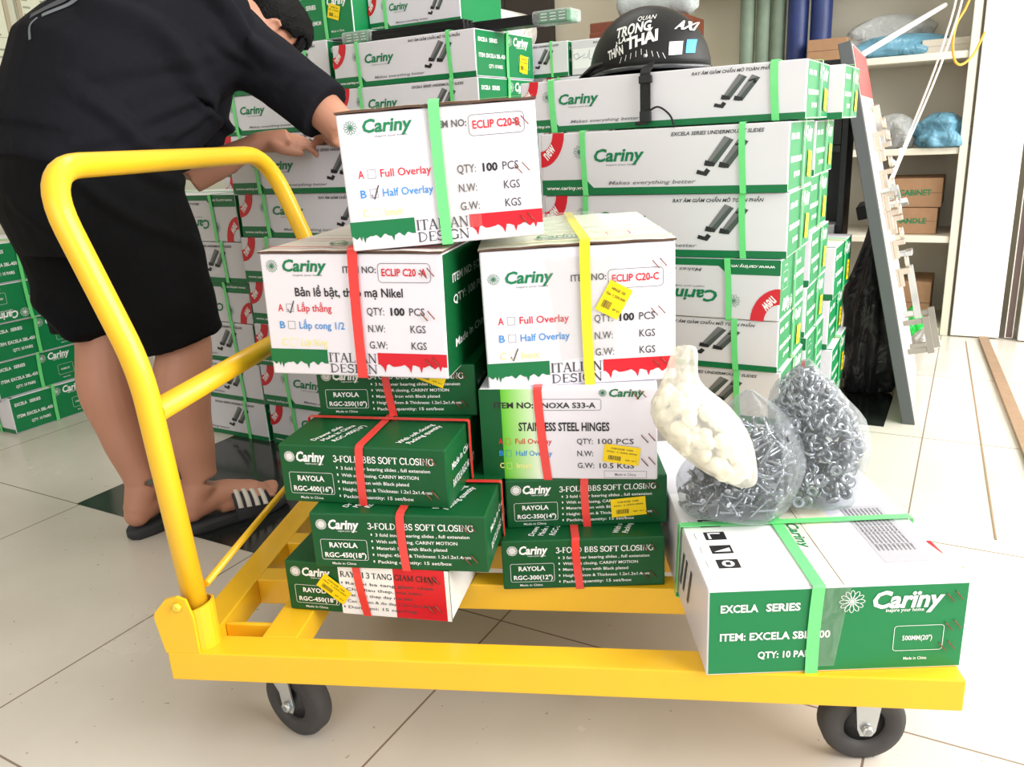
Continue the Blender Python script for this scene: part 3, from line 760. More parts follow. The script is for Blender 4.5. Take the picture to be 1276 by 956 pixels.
# ================================================================ ROOM CARTONS (white sides, green ends)
LP, DP, HP = .55, .27, .125
def side_print(caption, flag_new=True, longer=False):
    pr = Print(LP, HP)
    pr.poly([(0, 0), (.205, 0), (.23, .115), (1, .115), (1, 0)], P_GREEN, 0) if False else None
    pr.rect(0, 0, 1, .115, P_GREEN, 0); pr.poly([(0, .115), (.235, .115), (.2, .25), (0, .25)], P_GREEN, 0)
    pr.text('www.cariny.vn', .02, .09, .06, PINK_W, .185, .012)
    if flag_new:
        a = []
        for k in range(9): a.append((.005+.105*math.sin(k/8*PI/2), 1-.5*math.cos(k/8*PI/2)+.0))
        a = [(-.002+.11*math.cos(math.radians(-t)), 1.02-.56*math.sin(math.radians(t))) for t in range(2, 91, 11)]
        b = [(-.002+.058*math.cos(math.radians(-t)), 1.02-.3*math.sin(math.radians(t))) for t in range(2, 91, 11)]
        for i in range(8): pr.poly([a[i], a[i+1], b[i+1], b[i]], P_RED, 1)
        pr.text('new', .03, .575, .2, PINK_W, .085, .02, 0, 3, rad(46))
    pr.flower(.172, .69, .0135, P_LOGO, 10, .0007)
    pr.text('Cariny', .238, .53, .2, P_LOGO, .452, .022, .2); pr.text('inspire your home', .29, .46, .03, P_GREY, .42)
    pr.text(caption, .56, .875, .055, P_DSERIF, .91, .016, .25)
    pr.text('Makes everything better', .3, .16, .06, P_GREY, .66, .004, .25)
    for dx, dy in ((0, 0), (.055, -.03)):                           # picture of two slide rails
        pr.poly([(.69+dx, .42+dy), (.715+dx, .4+dy), (.79+dx, .8+dy), (.765+dx, .84+dy)], P_GREY, 1)
        pr.poly([(.705+dx, .42+dy), (.728+dx, .4+dy), (.8+dx, .78+dy), (.785+dx, .8+dy)], mat('print_slate', (74, 84, 80), .45), 2)
        pr.poly([(.69+dx, .42+dy), (.728+dx, .4+dy), (.73+dx, .46+dy), (.695+dx, .5+dy)], P_BLACK, 3)
    pr.poly([(.66, .3), (.7, .26), (.715, .34), (.7, .38), (.69, .33), (.665, .36)], P_BLACK, 2)
    pr.poly([(.805, .72), (.835, .75), (.84, .66), (.828, .66), (.826, .71), (.808, .69)], P_BLACK, 2)
    if longer:                                                      # the longer carton carries the same artwork, set wider apart
        it = []
        for vs, fs, m, l in pr.it:
            lo, hi = min(v[0] for v in vs)/LP, max(v[0] for v in vs)/LP
            if hi-lo < .95: vs = [((x*.69 if hi < .12 else x*.72-.018*LP) if lo < .5 else x*.75+.217*LP, y) for x, y in vs]
            it.append((vs, fs, m, l))
        pr.it = it
    return pr
def make_room_carton(caption, longer=False):
    w, d, h = LP, DP, HP
    r = empty('slide_carton', (0, 0, 0), 0, 'x', 'box')
    carton_body(r, w, d, h, [GREYW, GREYW, GREYW, GREEN, GREYW, GREEN])
    e = Print(d, h); green_end(e, 'ITEM: EXCELA SBL-450', '450MM(18")', .9, False)
    e2 = Print(d, h); green_end(e2, 'ITEM: EXCELA SBL-450', '450MM(18")', .9, False)
    tp = Print(w, d); tp.rect(0, .4, 1, .6, mat('kraft_tape', (242, 236, 214), .35), 0); tp.stroke([(0, .5), (1, .5)], .001, DARKEDGE, 1)
    tp.rect(0, .02, 1, .05, P_GREEN, 0)
    emit([('front', side_print(caption, True, longer)), ('right', e), ('left', e2), ('top', tp)], w, d, h, parent=r)
    q0, q1 = (.135, .91) if longer else (.2, .84)
    strap(r, 'x', q0*w-w/2, (q0-.01)*w-w/2, .013, w, d, h, BAND_G, .003); strap(r, 'x', q1*w-w/2, (q1-.01)*w-w/2, .013, w, d, h, BAND_G, .003)
    strap(r, 'y', 0, .004, .011, w, d, h, BAND_G, .0045)
    sticker(r, 'right', w, d, h, .8, .33, .04, .05, rad(-8))
    return r
PROTO = {'e': make_room_carton('EXCELA SERIES UNDERMOUNT SLIDES'), 'v': make_room_carton('RAY ÂM GIẢM CHẤN MỞ TOÀN PHẦN'), 'l': make_room_carton('RAY ÂM GIẢM CHẤN MỞ TOÀN PHẦN', True)}
_used = set()
def room_carton(label, kind, v0, v1, u0, dd, z, h, flip=False, dy=0, group=None, stickered=True):
    """v0..v1 along the room's width, front face at u0, dd deep, standing on z"""
    src = PROTO[kind]
    if kind in _used: o = copy_tree(src)
    else: o = src; _used.add(kind)
    c = R3(u0+dd/2, (v0+v1)/2, z+(h if flip else 0))
    o.location = c; o.rotation_euler = (0, PI if flip else 0, RZ+dy)
    o.scale = ((v1-v0)/LP, dd/DP, h/HP)
    o['label'] = label
    if group: o['group'] = group
    if not stickered:
        for c in list(o.children):
            if c.name.startswith('price_sticker'): bpy.data.objects.remove(c)
    return o
ORD = ('lowest', 'second from the floor', 'third from the floor', 'fourth from the floor', 'fifth from the floor', 'sixth from the floor', 'seventh from the floor', 'eighth from the floor', 'ninth from the floor')
def stack(where, group, v0, v1, u0, dd, zs, flips=(), kinds='ev', jit=.006, seed=1, stickered=True):
    r = random.Random(seed)
    for i, (za, zc) in enumerate(zip(zs, zs[1:])):
        j = r.uniform(-jit, jit); ju = r.uniform(-jit, jit)
        f = i in flips
        last = i == len(zs)-2
        room_carton('%swhite carton, %s in the %s' % ('upside-down ' if f else '', 'topmost' if last else ORD[i], where), kinds[i % len(kinds)],
                    v0+j, v1+j, u0+ju, dd, za+.0012, zc-za-.0016, f, r.uniform(-.012, .012), group, stickered)
G1 = 'white slide cartons piled behind the trolley'
# pile right behind the trolley (front one of three in a row)
stack('front pile under the helmet', G1, .075, .634, 1.12, .27, (0, .125, .25, .372, .487, .62, .757, .897), (4,), 'evevv' if False else 'veeveve', .004, 4)
# the long carton under the helmet
room_carton('long white carton carrying the black helmet', 'l', .02, .66, 1.135, .27, .9, .112, False, 0, G1)
# second and third pile behind it
stack('second pile, just behind the helmet pile', G1, .1, .637, 1.405, .265, (0, .13, .26, .385, .51, .64, .77, .895), (2,), 'ev', .008, 9)
room_carton('white carton topping the second pile, showing one corner behind the helmet\'s long carton', 'e', .14, .69, 1.42, .25, .897, .115, False, 0, G1)
stack('third pile, beside the grey display board', G1, .13, .658, 1.69, .3, (0, .14, .28, .42, .565), (), 've', .008, 5)
G2 = 'white slide cartons piled behind the man'
stack('pile beyond the handle\'s cross tube', G2, -.912, -.362, 1.085, .28, (0, .13, .262, .392, .52, .652, .775, .9), (), 'evv', .006, 2)
stack('pile behind the man\'s legs', G2, -1.43, -.922, 1.09, .28, (0, .127, .255, .383, .512, .635, .775), (3, 5), 'ev', .006, 3)
G3 = 'green ended cartons piled at the left edge'
stack('green ended pile at the left edge', G3, -2.36, -1.845, .8, .3, (0, .128, .254, .382, .512, .645), (3,), 'e', .012, 6, False)
G4 = 'white slide cartons in the tall rear piles'
stack('tall pile right of the man\'s head', G4, -.752, -.25, 1.4, .34, (0, .132, .265, .398, .53, .662, .795, .928, 1.058, 1.182), (), 've', .007, 8)
stack('tall pile directly behind the man\'s head', G4, -1.33, -.79, 1.43, .32, (0, .135, .27, .405, .54, .675, .81, .945, 1.07, 1.205), (), 've', .006, 11)
stack('rear pile left of the helmet', G4, -.24, .06, 1.765, .28, (0, .133, .266, .4, .533, .666, .8, .935, 1.062), (), 've', .004, 12)
room_carton('short white carton showing its rail picture, left of the handwritten white carton', 'e', -.48, -.15, 1.765, .2, 1.064, .1, False, 0, G4)
# ================================================================ THINGS ON THE PILES
def thing(name, label, cat, v, u, z, rz=0, group=None): return empty(name, R3(u, v, z), RZ+rz, label, cat, group)
def plain_carton(name, label, v0, v1, u0, u1, z0, h, m, mark=None, side=None, group=None):
    w, d = v1-v0, u1-u0
    r = thing(name, label, 'box', (v0+v1)/2, (u0+u1)/2, z0, 0, group)
    carton_body(r, w, d, h, [m, m, m, side or m, m, side or m])
    p_ = Print(w, h)
    if mark: p_.text(mark, .2, .42, .2, P_LOGO, .8, .02)
    p_.rect(0, .49, 1, .505, DARKEDGE, 0)
    emit([('front', p_)], w, d, h, parent=r); return r
# green-ended cartons lying at the top of the tall piles
g = thing('slide_carton', 'green carton with a yellow sticker, right above the man\'s head', 'box', -.83, 1.6, 1.2075)
w, d, h = .25, .3, .125
carton_body(g, w, d, h, [GREYW, GREEN, GREEN, GREEN, GREYW, GREEN])
p_ = Print(w, h); p_.text('EXCELA SERIES', .06, .72, .1, PINK_W, .44, .02); p_.text('ITEM: EXCELA PREMIUM', .06, .36, .09, PINK_W, .5, .02); p_.text('Cariny', .62, .76, .18, PINK_W, .93, .03, .2)
p_.text('Made in China', .65, .15, .05, PINK_W, .85)
emit([('front', p_)], w, d, h, parent=g)
strap(g, 'x', .02, .02, .012, w, d, h, BAND_G, .003); sticker(g, 'front', w, d, h, .72, .6, .045, .04, rad(-18))
g = thing('slide_carton', 'white carton with a red corner, right of the green stickered carton', 'box', -.535, 1.64, 1.2215)
w, d, h = .33, .24, .1
carton_body(g, w, d, h, [GREYW, GREYW, GREYW, GREEN, GREYW, GREEN])
p_ = Print(w, h); p_.it = [(list((x*w/LP, y*h/HP) for x, y in vs), fs, m, l) for vs, fs, m, l in side_print('EXCELA SERIES').it]
emit([('front', p_)], w, d, h, parent=g); strap(g, 'x', -.1, -.1, .012, w, d, h, BAND_G, .003)
# white carton with handwriting
g = thing('paper_carton', 'small white carton with blue handwriting, left of the helmet', 'box', -.02, 1.87, 1.064)
w, d, h = .24, .2, .098
carton_body(g, w, d, h, [GREYW, GREYW, GREYW, GREYW, GREYW, GREYW])
p_ = Print(w, h)
p_.rect(.02, .18, .45, .75, PINK_W, 0)
pen = mat('pen_blue', (50, 60, 130), .5)
p_.stroke([(x-.11, y) for x, y in ((.16, .45), (.14, .58), (.2, .62), (.22, .5), (.17, .44), (.25, .52), (.3, .6), (.27, .46), (.33, .48), (.36, .7), (.35, .44), (.4, .42))], .0013, pen)
p_.text('RAY ÂM GIẢM CHẤN', .3, .86, .06, P_DSERIF, .75, .01, .2)
emit([('front', p_)], w, d, h, parent=g)
# bundles of black drawer rails
def rails(label, v0, v1, u, z, rz, lab_left):
    w = v1-v0; r = thing('rail_bundle', label, 'drawer rails', (v0+v1)/2, u, z, rz, None)
    for i in range(3):
        bm = bmesh.new()
        add_box(bm, (-w/2, -.03+.021*i, 0), (w/2, -.012+.021*i, .016), 0, .001); add_box(bm, (-w/2+.004, -.027+.021*i, .0162), (w/2-.004, -.015+.021*i, .027), 0, .001)
        obj('rail', bm, mat('black_rail', (34, 34, 36), .35, .5), r)
    lw = .085; x0 = -w/2-.002 if lab_left else w/2-lw+.002
    obj('end_sleeve', box_bm((x0, -.034, -.0005), (x0+lw, .036, .0295), .002), GREEN, r)
    pr = Print(lw, .03)
    for k in range(3):
        for j in range(3): pr.rect(.08+.32*k, .2+.26*j, .3+.32*k, .28+.26*j, PINK_W, 0)
    bm = bmesh.new()
    for vs, fs, m, l in pr.it: bm.faces.new([bm.verts.new((x0+x, -.0348, y)) for x, y in vs])
    obj('sleeve_print', bm, PINK_W, r)
    bm = bmesh.new(); add_box(bm, (x0-.012 if lab_left else x0-.02, -.0362, -.0008), (x0+lw+.012, .0375, .0325), 0, .006)
    obj('plastic_wrap', bm, film('wrap_film', (235, 240, 240), .8), r)
    return r
rails('bundle of black drawer rails with a green sleeve at its left end', -.715, -.3, 1.45, 1.1845, 0, True)
rails('longer bundle of black drawer rails with a green sleeve jutting out at the right', -.50, -.03, 1.535, 1.1845, rad(1), False)
# roll of stretch film lying behind
g = thing('film_roll', 'roll of stretch film lying behind the black drawer rails', 'roll', -.60, 2.012, 1.2675)
bm = bmesh.new(); add_lathe(bm, [(.0235, -.001), (.07, 0), (.07, .3), (.0235, .301)], 28, Matrix.Rotation(-PI/2, 4, 'X'), close=True); obj('wound_film', bm, film('roll_film', (230, 228, 220), .12, .25), g)
bm = bmesh.new(); add_lathe(bm, [(.019, -.006), (.0232, -.006), (.0232, .306), (.019, .306)], 20, Matrix.Rotation(-PI/2, 4, 'X'), close=True); obj('core', bm, KRAFT, g)
plain_carton('paper_carton', 'tall white carton under the roll of stretch film', -.80, -.45, 2.02, 2.33, 0, 1.196, GREYW)

# ---------------------------------------------------------------- helmet
HB = mat('matte_black_shell', (24, 24, 26), .45, var=.1, scale=80, bump=.02, spec=.3)
HI = mat('helmet_lining', (16, 16, 17), .9); TRIM = mat('helmet_trim', (58, 60, 64), .25, coat=.5)
hm = empty('motorcycle_helmet', R3(1.252, .290, 1.0165), RZ+PI, 'matte black half helmet with white lettering resting on the long white carton', 'helmet')
hm.rotation_euler = (0, rad(1.2), RZ+PI)
ax_, ay_, az_ = .136, .112, .142
def dome(th, ph, k=1.0):
    # th azimuth, ph elevation
    x = ax_*math.cos(ph)*math.cos(th); y = ay_*math.cos(ph)*math.sin(th); z = az_*math.sin(ph)
    f = 1+.05*max(0, -math.cos(th))*math.cos(ph)
    return Vector((x*k*f, y*k, z*k))
def rim(th):                                                    # height of the lower edge round the head
    return .007*abs(math.sin(th))**2+.003
bm = bmesh.new(); N_, Mv = 48, 14
for k, (kk, mi, rv) in enumerate(((1.0, 0, False), (.93, 1, True))):
    rows = []
    for j in range(Mv+1):
        rows.append([])
        for i in range(N_):
            th = 2*PI*i/N_; p0 = math.asin(min(.9, (rim(th)+ .0)/az_)); ph = p0+(PI/2*.985-p0)*j/Mv
            rows[-1].append(bm.verts.new(dome(th, ph, kk)))
    for a, b in zip(rows, rows[1:]):
        for i in range(N_):
            q = (a[i], a[(i+1) % N_], b[(i+1) % N_], b[i]); f = bm.faces.new(q[::-1] if rv else q); f.material_index = mi; f.smooth = True
    f = bm.faces.new(rows[-1][::-1] if rv else rows[-1]); f.material_index = mi
    if k == 0: r0 = rows[0]
    else:
        for i in range(N_): bm.faces.new((rows[0][i], rows[0][(i+1) % N_], r0[(i+1) % N_], r0[i])).material_index = mi
obj('shell', bm, [HB, HI], hm)
bm = bmesh.new()
tr = [dome(2*PI*i/64, math.asin(rim(2*PI*i/64)/az_), .985)+Vector((0, 0, -.002)) for i in range(65)]
add_tube(bm, tr, .0048, 8, False); bmesh.ops.remove_doubles(bm, verts=bm.verts[:], dist=1e-4); obj('rim_trim', bm, TRIM, hm)
# visor lip at the forehead
bm = bmesh.new(); rows = []
for s in (0, 1):
    for j in range(5):
        t = j/4; row = []
        for i in range(15):
            th = rad(-58+116*i/14); e = math.cos(rad(-58+116*i/14)*1.5)
            p = dome(th, math.asin(.03/az_), .99); o = Vector((math.cos(th), math.sin(th)*.6, 0))*(.036*max(0, e)**.7*t)
            row.append(bm.verts.new(p+o+Vector((0, 0, -.03*t*max(.15, e)-.0035*s))))
        rows.append(row)
for s in (0, 5):
    for a, b in zip(rows[s:s+5], rows[s+1:s+5]):
        for i in range(14): bm.faces.new((a[i], b[i], b[i+1], a[i+1]) if s == 0 else (a[i+1], b[i+1], b[i], a[i])).smooth = True
for i in range(14): bm.faces.new((rows[4][i], rows[9][i], rows[9][i+1], rows[4][i+1]))
bmesh.ops.recalc_face_normals(bm, faces=bm.faces[:])
obj('visor', bm, HB, hm)
bm = bmesh.new()
def on_shell(a, b, e=.0012):
    x = -a; q = max(.0, 1-(x/(ax_*(1.045 if x < 0 else 1)))**2-(b/az_)**2)
    p = Vector((x, ay_*math.sqrt(q), b)); n = Vector((p.x/ax_**2, p.y/ay_**2, p.z/az_**2)).normalized()
    return p+n*e
def shell_text(bm, t, a0, a1, b, cap, rot, bold):
    vs, fs = glyphs(t, bold, .12); W = max(v[0] for v in vs); k = (a1-a0)/W
    vv = [bm.verts.new(on_shell(a0+(x*k*math.cos(rot)-y*cap*math.sin(rot)), b+(x*k*math.sin(rot)+y*cap*math.cos(rot)))) for x, y in vs]
    for f in fs:
        try: bm.faces.new([vv[i] for i in f])
        except ValueError: pass
shell_text(bm, 'QUAN', 0.006, 0.044, .103, .010, rad(2), .03); shell_text(bm, 'TRỌNG', -0.038, 0.040, .073, .021, rad(7), .03)
shell_text(bm, 'LÀ', -0.030, -0.012, .060, .011, rad(10), .03); shell_text(bm, 'THẦN', -0.053, -0.014, .030, .019, rad(14), .03)
shell_text(bm, 'THÁI', -0.008, 0.060, .046, .023, rad(12), .04); 
for k in range(9):                                              # burst of thin lines round the slogan
    a = .012+.011*(k-3); b = .044-.003*abs(k-4); L = .012
    q = [on_shell(*p) for p in ((a, b), (a+.0012, b), (a+.003*(k-3)*.4+.001, b-L), (a+.003*(k-3)*.4, b-L))]
    bm.faces.new([bm.verts.new(p) for p in q])
obj('slogan', bm, mat('helmet_white_print', (232, 232, 228), .5), hm, label='white slogan')
bm = bmesh.new(); shell_text(bm, 'AXI', .084, .118, .080, .018, rad(-8), .03); obj('side_lettering', bm, mat('helmet_white_print', (232, 232, 228), .5), hm, label='short white lettering')
for nm, a0, a1, b0, b1, m in (('white_sticker', .079, .103, .026, .053, PINK_W), ('blue_sticker', .109, .124, .028, .056, mat('sticker_blue', (40, 160, 225), .4))):
    bm = bmesh.new(); g_ = [[bm.verts.new(on_shell(a0+(a1-a0)*i/4, b0+(b1-b0)*j/4)) for i in range(5)] for j in range(5)]
    for j in range(4):
        for i in range(4): bm.faces.new((g_[j][i], g_[j][i+1], g_[j+1][i+1], g_[j+1][i])).smooth = True
    obj(nm, bm, m, hm, label='small square '+nm.replace('_', ' '))
bm = bmesh.new(); T = Matrix.Translation(on_shell(.033, .029, 0)) @ Matrix.Rotation(-PI/2, 4, 'X'); add_lathe(bm, [(.0045, -.002), (.0045, .002), (.002, .0035)], 14, T); obj('rivet', bm, ZINC, hm)
WEB = mat('black_webbing', (24, 24, 26), .75, bump=.3, scale=300)
def ribbon(name, pts, wd, side, m, t=.002, parent=hm):
    bm = bmesh.new(); s = Vector(side).normalized()*wd/2; prev = None; P = [Vector(p) for p in pts]
    for i, p in enumerate(P):
        d = (P[min(i+1, len(P)-1)]-P[max(0, i-1)]).normalized(); n = d.cross(s).normalized()*t/2
        q = [bm.verts.new(p+x) for x in (s+n, -s+n, -s-n, s-n)]
        if prev:
            for k in range(4): bm.faces.new((prev[k], prev[(k+1) % 4], q[(k+1) % 4], q[k]))
        else: bm.faces.new(q[::-1])
        prev = q
    bm.faces.new(prev); bmesh.ops.recalc_face_normals(bm, faces=bm.faces[:])
    return obj(name, bm, m, parent)
yf = .1285; SX = -.040
ribbon('chin_strap', spline([(SX, .094, .03), (SX, .112, .006), (SX, yf, -.006), (SX, yf+.002, -.03), (SX+.001, yf+.002, -.085)], 5), .023, (1, 0, 0), WEB)
obj('buckle', box_bm((SX-.016, yf-.002, -.028), (SX+.014, yf+.006, -.012), .002), mat('black_plastic', (28, 28, 30), .4), hm)
bm = bmesh.new(); add_box(bm, (SX-.013, yf, -.108), (SX+.013, yf+.009, -.083), 0, .003); add_box(bm, (SX-.004, yf+.001, -.112), (SX+.024, yf+.007, -.104), 0, .002, Matrix.Rotation(0, 4, 'Y')); obj('clip', bm, mat('black_plastic', (28, 28, 30), .4), hm)
bm = bmesh.new(); add_tube(bm, spline([(SX-.008, yf+.004, -.084), (SX-.03, yf+.006, -.078), (SX-.055, yf+.008, -.096), (SX-.066, yf+.007, -.122)], 6), .0022, 6); obj('cord', bm, WEB, hm)

# ---------------------------------------------------------------- rolls of cloth leaning at the back wall
def roll(label, v, u, r, h, m, core=True):
    g = thing('cloth_roll', label, 'roll', v, u, 0, random.uniform(0, 6), 'rolls of sheet material standing at the back wall')
    bm = bmesh.new(); add_lathe(bm, [(r*.8, 0), (r, .004), (r*1.03, h*.3), (r*.985, h*.6), (r*1.02, h*.8), (r, h-.004), (r*.8, h)], 20); o = obj('wound_sheet', bm, m, g)
    bm = bmesh.new(); add_lathe(bm, [(r*.3, h+.0005), (r*.3, h+.012)], 12); obj('core', bm, KRAFT, g)
SAGE = mat('sage_cloth', (120, 138, 120), .6, var=.25, scale=18, bump=.3); NAVY = mat('navy_cloth', (32, 50, 104), .45, var=.3, scale=14, bump=.25)
for v, r, nm in ((.045-.03, .032, 'leftmost of the three grey-green rolls at the back wall'), (.115-.03, .03, 'middle one of the three grey-green rolls at the back wall'), (.18-.03, .03, 'grey-green roll at the back wall, touching the navy rolls')): roll(nm, v, 3.3, r, 1.62, SAGE)
for v, r, nm in ((.235, .042, 'navy blue roll at the back wall, beside the grey-green rolls'), (.33, .043, 'navy blue roll at the back wall, beside the brown cardboard on the shelf')): roll(nm, v, 3.28, r, 1.64, NAVY)
# reddish cabinet with a silver wrapped roll behind the helmet
g = thing('wooden_cabinet', 'reddish brown wooden cabinet behind the helmet', 'cabinet', -.31, 2.9, 0)
RW = mat('red_brown_wood', (112, 58, 38), .5, var=.3, scale=16)
obj('cabinet_body', box_bm((-.2, -.14, 0), (.2, .16, 1.33), .004), RW, g)
for x0, x1 in ((-.195, -.004), (.004, .195)):
    dr = obj('cabinet_door', box_bm((x0, -.158, .06), (x1, -.141, 1.29), .003), RW, g)
    obj('knob', (lambda b: (add_lathe(b, [(.005, 0), (.011, .012), (.006, .02)], 12, Matrix.Translation(((-.03 if x0 < 0 else .03), -.158, .7)) @ Matrix.Rotation(PI/2, 4, 'X')), b)[1])(bmesh.new()), ZINC, dr)
g = thing('wrapped_roll', 'silvery plastic wrapped roll lying on the reddish brown cabinet', 'roll', -.25, 2.86, 1.331)
bm = bmesh.new()
add_tube(bm, [(-.16+.32*k/16, 0, .07+.002*math.sin(k*2)) for k in range(17)], [.05]+[.066+.003*math.sin(k*1.7) for k in range(15)]+[.05], 20)
obj('roll_core', bm, mat('silver_foam', (190, 196, 196), .4, var=.15, scale=20), g)
bm = bmesh.new(); add_tube(bm, [(-.168+.336*k/16, 0, .0715) for k in range(17)], [.03]+[.071+.002*math.sin(k*2.3) for k in range(15)]+[.03], 24); obj('plastic_wrap', bm, film('wrap_film', (235, 240, 240), .8), g)

# ---------------------------------------------------------------- price lists on the left wall
def posters(label, u0, u1, z0, z1):
    g = empty('price_list', R3((u0+u1)/2, -2.995, z0), RZ, label, 'poster', 'printed price lists on the left wall')
    L = u1-u0; bm = bmesh.new(); add_box(bm, (0, -L/2, 0), (.012, L/2, z1-z0), 0, .002)
    r = random.Random(int(u0*100)); k = .03
    def q(y0, y1, a, b, mi, e=.0128): bm.faces.new([bm.verts.new(p) for p in ((e, y0, a), (e, y1, a), (e, y1, b), (e, y0, b))]).material_index = mi+1
    z = .05; H = z1-z0
    while z < H-.05:
        if r.random() < .25: q(-L/2+.02, L/2-.02, z, z+.002, 0)
        x = -L/2+.03
        while x < L/2-.06:
            l = r.uniform(.02, .07); q(x, min(x+l, L/2-.03), z+.008, z+.017, 1); x += l+r.uniform(.015, .08)
        z += .032
    obj('sheet', bm, [mat('poster_paper', (206, 208, 186), .5), mat('poster_rule', (130, 132, 116), .6), mat('poster_text', (146, 146, 130), .6)], g)
    for y in (-L/2, L/2-.02): obj('edge_strip', box_bm((.0125, y, 0), (.02, y+.02, H), .002), mat('poster_strip', (168, 156, 132), .5), g)
posters('printed price list at the far left of the left wall', 1.2, 1.80, 1.30, 2.1)
posters('printed price list on the left wall, right of the narrow divider strip', 1.845, 2.15, 1.30, 2.1)

# ---------------------------------------------------------------- display board leaning beside the third pile
P0 = R3(1.947, .882, 0); wd = Vector((.317, .948, 0)).normalized(); U = Vector((-.212, .071, .975)).normalized(); Nn = wd.cross(U).normalized(); U = Nn.cross(wd)
bd = empty('display_board', (0, 0, 0), 0, 'dark grey sample board with hinges on its face, leaning beside the piles', 'display board')
bd.matrix_world = Matrix((wd, U, Nn)).transposed().to_4x4() @ Matrix.Identity(4)
bd.matrix_world = Matrix.Translation(P0) @ bd.matrix_world
HBD = 1.13
BG_ = mat('board_grey', (82, 86, 88), .5, var=.05, scale=20)
obj('board', box_bm((0, 0, -.034), (.6, HBD, 0), .002), BG_, bd)
obj('face_sheet', box_bm((.004, .01, .0004), (.596, HBD-.01, .0024), .0005), mat('face_sheet_white', (226, 220, 212), .4, var=.05, scale=30), bd)
obj('red_header', box_bm((.006, HBD-.15, .0026), (.594, HBD-.015, .0046), .0005), mat('header_red', (222, 78, 78), .4), bd, label='red printed header')
obj('cream_header', box_bm((.006, HBD-.23, .0026), (.594, HBD-.152, .0044), .0005), mat('header_cream', (240, 228, 198), .4), bd)
BRASS = mat('brushed_hinge', (200, 190, 178), .3, .8)
def hinge_sample(x, y, k=1):
    bm = bmesh.new(); T = Matrix.Translation((x, y, .0028)) @ Matrix.Rotation(rad(90), 4, 'Z')
    add_box(bm, (-.03, -.012, 0), (.03, .012, .006), 0, .001, T); add_box(bm, (-.028, -.008, .006), (.018, .008, .02), 0, .002, T)
    add_box(bm, (.014, -.009, .006), (.03, .009, .042), 0, .002, T); add_lathe(bm, [(.0175, 0), (.0175, .012)], 20, T @ Matrix.Translation((.05, 0, .03)))
    obj('hinge_sample', bm, BRASS, bd)
def bar_sample(x, y, L, out, ang, m=ZINC):
    bm = bmesh.new(); T = Matrix.Translation((x, y, .003)) @ Matrix.Rotation(ang, 4, 'Z')
    add_box(bm, (-.008, -L/2, out-.02), (.008, L/2, out), 0, .001, T)
    for s in (-1, 1): add_box(bm, (-.006, s*L/2*.8-.008, 0), (.006, s*L/2*.8+.008, out-.0205), 0, .001, T)
    obj('rail_sample', bm, m, bd)
for x, y in ((.25, .84), (.42, .80), (.3, .72), (.2, .60), (.4, .56), (.25, .5), (.3, .4), (.18, .66)): hinge_sample(x, y)
for x, y, L, o_, a in ((.3, .89, .12, .03, .2), (.35, .34, .18, .05, .1), (.2, .68, .1, .05, 1.2), (.5, .62, .14, .06, 1.4), (.5, .45, .14, .05, 1.5)): bar_sample(x, y, L, o_, a)
bar_sample(.22, .22, .12, .075, .05, mat('rail_grey', (150, 148, 142), .35, .7)); bar_sample(.4, .2, .14, .09, .05, mat('rail_grey', (150, 148, 142), .35, .7))
# back prop of the board
bm = bmesh.new(); add_box(bm, (.2, .62, -.075), (.4, .66, -.0345), 0, .002); obj('back_rail', bm, mat('board_black', (30, 30, 32), .6), bd)

# black cabinet panels and black plastic behind the third pile
BLK = mat('black_laminate', (30, 31, 33), .45, var=.1, scale=10)
g = thing('black_rack', 'black rack standing between the piles and the grey display board', 'rack', .545, 2.12, 0)
for x in (-.08, .06): obj('upright', box_bm((x, -.06, 0), (x+.02, .06, 1.07), .003), BLK, g)
for z in (.2, .46, .80): obj('rack_shelf', box_bm((-.0595, -.058, z), (.0595, .058, z+.02), .002), BLK, g)
obj('rack_back', box_bm((-.08, .0605, .1), (.08, .068, 1.07), .002), BLK, g)
obj('top_panel', box_bm((-.0595, -.059, .822), (.0595, -.045, 1.05), .002), BLK, g)
plain_carton('carton', 'small carton with a green end on the middle level of the black rack', .49, .60, 2.075, 2.175, .481, .1, GREYW, None, GREEN)
plain_carton('carton', 'small carton with a green end on the lowest level of the black rack', .49, .60, 2.075, 2.175, .221, .12, GREYW, None, GREEN)

# ---------------------------------------------------------------- goods on the built-in shelves
def bag(name, label, cat, loc, size, m, seed, knot=True, lumps=.18, rz=0, sub=4):
    """plastic bag: a slumped, wrinkled sack gathered at the top"""
    r = empty(name, loc, rz, label, cat)
    bm = bmesh.new(); bmesh.ops.create_icosphere(bm, subdivisions=sub, radius=1)
    for v in bm.verts:
        p = v.co.copy(); n = noise.noise(p*1.7+Vector((seed, 0, 0)))*lumps+noise.noise(p*5+Vector((0, seed, 0)))*lumps*.35
        rr = 1+n
        z = p.z
        if knot and z > .35: t = (z-.35)/.65; k = 1-.78*t**.8; p.x *= k; p.y *= k; p.z = .35+t*1.05
        if z < 0: p.z = max(p.z*rr, -.62); p.x *= 1.04; p.y *= 1.04
        v.co = Vector((p.x*rr*size[0], p.y*rr*size[1], (p.z+.62)*size[2]))
    obj('bag_film', bm, m, r, True); return r
BAGB = film('blue_bag_film', (110, 165, 190), .28, .2, .8, 14); CLR = film('clear_bag_film', (225, 228, 228), .6, .15, .8, 18)
def ushelf(v, u, z): return R3(u, v, z)
bag('plastic_bag', 'blue plastic bag drooping over the edge of the middle shelf', 'bag', ushelf(.825, 3.2, .768), (.115, .09, .082), BAGB, 3, False, lumps=.5, rz=.4)
bag('plastic_bag', 'clear plastic bag of fittings on the middle shelf, left of the blue bag', 'bag', ushelf(.65, 3.25, .768), (.085, .1, .085), CLR, 8, False, lumps=.4)
bm = bmesh.new(); rr = random.Random(4)
